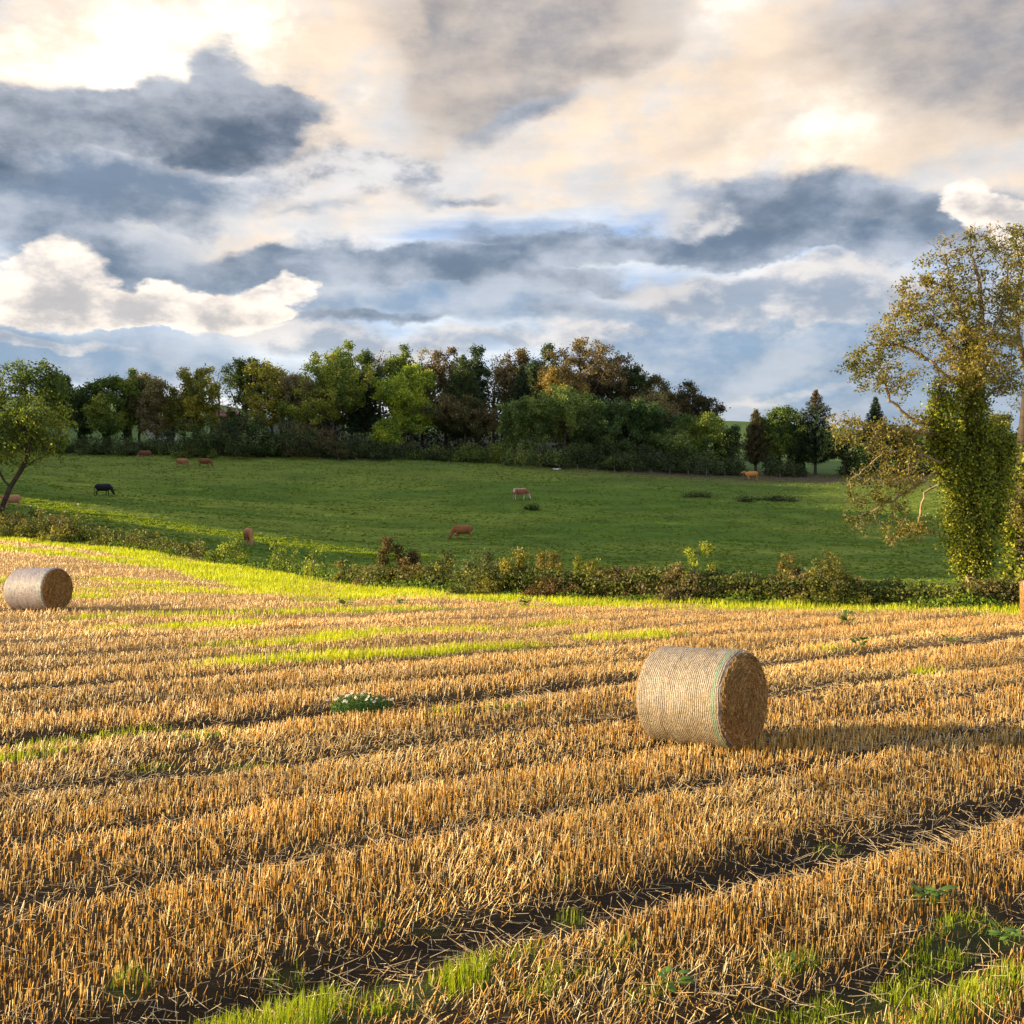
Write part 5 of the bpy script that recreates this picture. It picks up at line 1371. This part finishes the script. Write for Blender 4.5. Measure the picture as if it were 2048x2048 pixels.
cow(409, 934, 4, 'graze', (.19, .06, .022), (.16, .06, .03), 'red-brown cow grazing at the top of the pasture, right one of the middle two', 1.0)
cow(364, 934, 35, 'graze', (.30, .13, .055), (.42, .25, .13), 'tan cow grazing at the top of the pasture, left one of the middle two', 1.0)
cow(291, 919, 200, 'graze', (.14, .045, .02), (.36, .26, .18), 'dark red cow with pale legs in the shade of the bramble bank', 1.08)
cow(24, 1016, 215, 'stand', (.42, .19, .10), (.50, .30, .19), 'pale tan cow standing behind the trunk of the leaning tree', 1.0)
cow(497, 1091, -66, 'graze', (.36, .15, .06), (.42, .20, .10), 'brown cow seen head-on near the gap in the hedge', 1.1)
cow(926, 1079, 176, 'graze', (.26, .10, .035), (.30, .14, .06), 'brown cow grazing in the middle of the pasture, facing left', 1.12)
cow(1040, 999, 18, 'graze', (.27, .09, .035), (.62, .52, .40), 'red-brown cow with cream rump and legs in the middle of the pasture', 1.12, 1.0)
cow(1504, 960, 172, 'stand', (.48, .20, .055), (.42, .20, .08), 'orange cow standing by the bare earth on the right', 1.05)

# ---------------------------------------------------------------- farm buildings behind the wood
def plain(name, col, rough=.7, metal=0, sc=3.0, vary=.25, ribs=0.0):
    m, T = material(name); co = T.new('ShaderNodeTexCoord').outputs['Object']
    n = T.noise(co, sc, 5, .6); c = T.vm('SCALE', T.mix(0.0, col, col), scale=T.mad(n, vary * 2, 1 - vary))
    pr = T.new('ShaderNodeBsdfPrincipled'); T.put(pr.inputs['Base Color'], c)
    pr.inputs['Roughness'].default_value = rough; pr.inputs['Metallic'].default_value = metal
    if ribs:
        b = T.new('ShaderNodeBump'); b.inputs['Strength'].default_value = .5; b.inputs['Distance'].default_value = .04
        T.l.new(T.m('SINE', T.mul(T.sep(co)[0], 6.283 / ribs)), b.inputs['Height']); T.l.new(b.outputs[0], pr.inputs['Normal'])
    return finish(m, T, pr.outputs[0])
M_RED = plain('rusty_red_sheeting', (.30, .085, .05), .7, 0, 2, .3, .25)
M_BLUE = plain('pale_sheeting', (.50, .58, .68), .35, 0, 2, .2, .25)
M_WHITE = plain('whitewash', (.74, .70, .64)); M_DARKW = plain('dark_boards', (.06, .05, .045)); M_GLASS = plain('window_glass', (.03, .04, .05), .1)
M_POST = plain('weathered_wood', (.13, .11, .085), .9, 0, 20)
def boxv(a, b):
    x0, y0, z0 = a; x1, y1, z1 = b
    V = [(x0, y0, z0), (x1, y0, z0), (x1, y1, z0), (x0, y1, z0), (x0, y0, z1), (x1, y0, z1), (x1, y1, z1), (x0, y1, z1)]
    return V, [(3, 2, 1, 0), (4, 5, 6, 7), (0, 1, 5, 4), (1, 2, 6, 5), (2, 3, 7, 6), (3, 0, 4, 7)]
def shed(px, py_ridge, d, rz, L, Wd, hw, hr, mw, mr, label, name='farm_shed', gable_win=False):
    x, y, zr = unproject(px, py_ridge, d)
    z0 = GROUND(x, y) - .3; hw = max(zr - z0 - hr, 2.4)
    root = empty(name, (x, y, z0), math.radians(rz), label, 'shed', 'farm buildings glimpsed through the trees')
    a, b = L / 2, Wd / 2
    V = [(-a, -b, 0), (a, -b, 0), (a, b, 0), (-a, b, 0), (-a, -b, hw), (a, -b, hw), (a, b, hw), (-a, b, hw), (-a, 0, hw + hr), (a, 0, hw + hr)]
    Q = [(0, 1, 5, 4), (2, 3, 7, 6), (1, 2, 6, 5), (3, 0, 4, 7)]; T = [(5, 6, 9), (7, 4, 8)]
    g = Geo(); g.add(V, Q, T); g.obj('wall', mw, root)
    o = .35; t = .09; sl = hr / b
    g = Geo()
    for s in (-1, 1):
        R = [(-a - o, s * (b + o), hw - sl * o + .03), (a + o, s * (b + o), hw - sl * o + .03), (a + o, 0, hw + hr + .03), (-a - o, 0, hw + hr + .03)]
        R2 = [(p[0], p[1], p[2] + t) for p in R]
        g.add(R + R2, [(0, 1, 2, 3), (4, 5, 6, 7), (0, 1, 5, 4), (2, 3, 7, 6), (1, 2, 6, 5), (3, 0, 4, 7)])
    g.obj('roof', mr, root)
    g = Geo(); g.add(*boxv((-1.3, -b - .06, 0), (1.3, -b - .003, min(2.6, hw - .3)))); dr = g.obj('door', M_DARKW, root)
    g = Geo(); g.add(*boxv((1.15, -b - .10, 1.1), (1.2, -b - .063, 1.35))); g.obj('handle', M_POST, dr)
    for s in (-.32, .32):
        g = Geo(); g.add(*boxv((s * L - .5, -b - .05, 1.2), (s * L + .5, -b - .003, 2.0))); g.obj('window', M_GLASS, root)
shed(450, 822, 226, 6, 5.0, 6, 4, 1.2, M_DARKW, M_RED, 'long low shed with a rusty red roof between the trees')
shed(590, 822, 224, -8, 9, 7, 3, 1.8, M_WHITE, M_BLUE, 'pale blue-roofed shed, the left one under the tawny tree')
shed(632, 822, 222, 55, 8, 6, 3, 1.9, M_WHITE, M_BLUE, 'pale-roofed shed turned gable-on, right of the other blue roof')
shed(323, 838, 224, 80, 6, 3.4, 3, 1.5, M_WHITE, M_RED, 'whitewashed cottage gable showing between thin trunks', 'cottage')

# ---------------------------------------------------------------- fence along the far side of the pasture
def fence(px0, px1, d0, d1, n, label, hh=1.0):
    pts = []
    for i in range(n):
        f = i / (n - 1); px = px0 + (px1 - px0) * f; d = d0 + (d1 - d0) * f + .5 * math.sin(i * 2.1)
        X = (px - 1024) / F * d; pts.append((X, d, GROUND(X, d)))
    root = empty('wire_fence', pts[0], 0, label, 'fence')
    o = np.array(pts[0])
    for i, p in enumerate(pts):
        q = np.array(p) - o; h = hh + .12 * math.sin(i * 3.7); r = .06
        A = [q - [0, 0, .2], q + [0, 0, h]]; B = [q + [.03 * math.sin(i), 0, h], q + [.03 * math.sin(i), 0, h + .05]]
        V, Q = tubes(A, B, [r, r], [r * .9, r * .35], 7); g = Geo(); g.add(V, Q, None, (1, 1, 1)); g.obj('post', M_POST, root)
    for z in (.35, .65, .98):
        A = np.array(pts[:-1]) - o + [0, -.07, z]; B = np.array(pts[1:]) - o + [0, -.07, z]
        V, Q = tubes(A, B, np.full(n - 1, .006), np.full(n - 1, .006), 3); g = Geo(); g.add(V, Q, None, (1, 1, 1)); g.obj('wire', M_POST, root)
fence(640, 1560, 187, 186, 26, 'post and wire fence along the foot of the wood')

# pale drinking trough by that fence
x, y, z = ground_hit(1113, 940)
root = empty('water_trough', (x, y + 1, z), .15, 'small white drinking trough by the fence below the willows', 'trough')
g = Geo(); Vb = [(-.75, -.3, 0), (.75, -.3, 0), (.75, .3, 0), (-.75, .3, 0), (-.85, -.38, .5), (.85, -.38, .5), (.85, .38, .5), (-.85, .38, .5), (-.78, -.31, .5), (.78, -.31, .5), (.78, .31, .5), (-.78, .31, .5), (-.7, -.25, .2), (.7, -.25, .2), (.7, .25, .2), (-.7, .25, .2)]
g.add(Vb, [(0, 1, 5, 4), (1, 2, 6, 5), (2, 3, 7, 6), (3, 0, 4, 7), (4, 5, 9, 8), (5, 6, 10, 9), (6, 7, 11, 10), (7, 4, 8, 11), (8, 9, 13, 12), (9, 10, 14, 13), (10, 11, 15, 14), (11, 8, 12, 15)])
g.obj('tub', M_WHITE, root); root.scale = (.8, .8, .55)
g = Geo(); g.add([(-.72, -.27, .4), (.72, -.27, .4), (.72, .27, .4), (-.72, .27, .4)], [(0, 1, 2, 3)]); g.obj('water', M_GLASS, root)

# rush and nettle patches in the pasture
for i, (px, py, w, lab) in enumerate([(1550, 1002, 92, 'long dark nettle patch in the right of the pasture'), (1395, 994, 60, 'thin dark nettle patch left of the longer one'), (1063, 1019, 26, 'single dark thistle clump below the cream-legged cow'), (1490, 1003, 34, 'small nettle tuft between the two patches')]):
    x, y, z = ground_hit(px, py)
    bush(px, py - 12, w, y, 'dark', lab, 1300 + i, name='nettle_patch', dens=1.3, leafsz=.22, ragged=.4, cat='plant', depth=.5)

# ---------------------------------------------------------------- plants in the stubble
def rosette(px, py, s, n, label, name='dock_plant', col=(.12, .20, .03), up=.7, sd=1, cat='plant', L=.22):
    rng = np.random.default_rng(sd); x, y, z = ground_hit(px, min(py, 2046)); z = GROUND(x, y)
    root = empty(name, (x, y, z - .01), 0, label, cat)
    g = Geo(); st = Geo()
    for k in range(n):
        a = rng.uniform(0, 6.28); r = rng.uniform(0, .4) * s; b = np.array([r * math.cos(a * 1.7), r * math.sin(a * 1.7) , 0.0])
        l = L * rng.uniform(.6, 1.2); el_ = rng.uniform(.25, 1.2) * up
        h = rng.uniform(.04, .16) * (s / .25)
        top = b + np.array([math.cos(a) * h * .5, math.sin(a) * h * .5, h]); st_A = b; 
        V, Q = tubes([b], [top], [.004], [.003], 4); st.add(V, Q, None, (.12, .15, .04))
        d1 = np.array([math.cos(a) * math.cos(el_), math.sin(a) * math.cos(el_), math.sin(el_)]); sidev = np.array([-math.sin(a), math.cos(a), 0]); nn = np.cross(sidev, d1)
        cols = 5; V = []
        for i in range(cols + 1):
            f = i / cols; w = l * .27 * math.sin(math.pi * min(f * .92 + .06, 1)) ** .7
            c = top + d1 * l * f - np.array([0, 0, 1]) * l * .35 * f * f
            V += [c - sidev * w + nn * w * .25, c, c + sidev * w + nn * w * .25]
        Q = []
        for i in range(cols):
            for j in range(2): Q.append((i * 3 + j, i * 3 + j + 1, (i + 1) * 3 + j + 1, (i + 1) * 3 + j))
        g.add(V, Q, None, np.array(col) * rng.uniform(.7, 1.5))
    st.obj('stems', M_BARK, root); g.obj('leaves', M_LEAF, root, True)
    return root
for i, (px, py, s, n, lab, L) in enumerate([
    (1335, 1980, .16, 9, 'broad-leaved weed in the foreground stubble below the bale', .11), (1860, 1812, .26, 16, 'leafy charlock plant in the right foreground stubble', .13), (2010, 1885, .2, 12, 'broad-leaved weed near the right edge of the foreground', .11),
    (1690, 1247, .5, 26, 'low dark green dock at the field edge before the yellow-olive shrub', .26), (688, 1213, .4, 16, 'small dock plant in the stubble, left one before the tall hawthorn', .24), (806, 1213, .4, 16, 'small dock plant in the stubble, below the tall hawthorn', .24),
    (1050, 1214, .5, 20, 'dock plant at the edge of the bright grass in the middle', .24), (1900, 1285, .3, 10, 'small weed in the stubble on the far right', .2), (1725, 1297, .4, 16, 'flat green weed in the stubble right of the bale', .2), (1590, 1937, .14, 8, 'little weed in the dark wheel rut of the foreground', .09)]):
    rosette(px, py, s, n, lab, 'dock_plant' if L > .15 else 'weed_plant', sd=50 + i, L=L)
# mayweed with white daisies
rng = np.random.default_rng(9)
x, y, _ = ground_hit(722, 1424); z = GROUND(x, y)
root = empty('mayweed_clump', (x, y, z), 0, 'clump of mayweed with white daisy flowers in the stubble', 'plant')
n = 5200; a = rng.uniform(0, 6.28, n); r = rng.random(n) ** .5; h = rng.random(n)
lx = r * np.cos(a) * .46; ly = r * np.sin(a) * .26
C = np.stack([lx, ly, .02 + h * .27 * (1 - .5 * r * r)], 1)
V, Q = leaves(C, .035 * rng.uniform(.6, 1.4, n), .4, .3, rng); g = Geo(); g.add(V, Q, None, np.repeat(np.array([.07, .15, .03]) * rng.uniform(.6, 1.7, (n, 1)), 4, axis=0)); g.obj('foliage', M_LEAF, root)
fl = Geo(); ce = Geo(); stg = Geo()
for k in range(42):
    a = rng.uniform(0, 6.28); r = rng.random() ** .5; p = np.array([r * math.cos(a) * .52 - .02, r * math.sin(a) * .3, .23 * (1 - .45 * r * r) + rng.uniform(.03, .09)])
    nrm = norm(np.array([-.35 + rng.normal(0, .3), -.5 + rng.normal(0, .3), .9])); s = norm(np.cross(nrm, [0, 0, 1.0])); t = np.cross(nrm, s)
    rad = .024 * rng.uniform(.8, 1.3)
    for j in range(10):
        b0 = j * .628; d_ = s * math.cos(b0) + t * math.sin(b0); e_ = np.cross(nrm, d_)
        fl.add([p + d_ * rad * .3, p + d_ * rad * .75 + e_ * rad * .24, p + d_ * rad, p + d_ * rad * .75 - e_ * rad * .24], [(0, 1, 2, 3)], None, (.82, .82, .84))
    V, Q = tubes([p], [p + nrm * .008], [rad * .34], [rad * .22], 7); ce.add(V, Q, None, (.75, .5, .03))
    V, Q = tubes([np.array([p[0] * .7, p[1] * .7, 0])], [p], [.003], [.002], 3); stg.add(V, Q, None, (.12, .18, .04))
fl.obj('petals', M_LEAF, root); ce.obj('flower_centres', M_LEAF, root); stg.obj('stems', M_BARK, root)
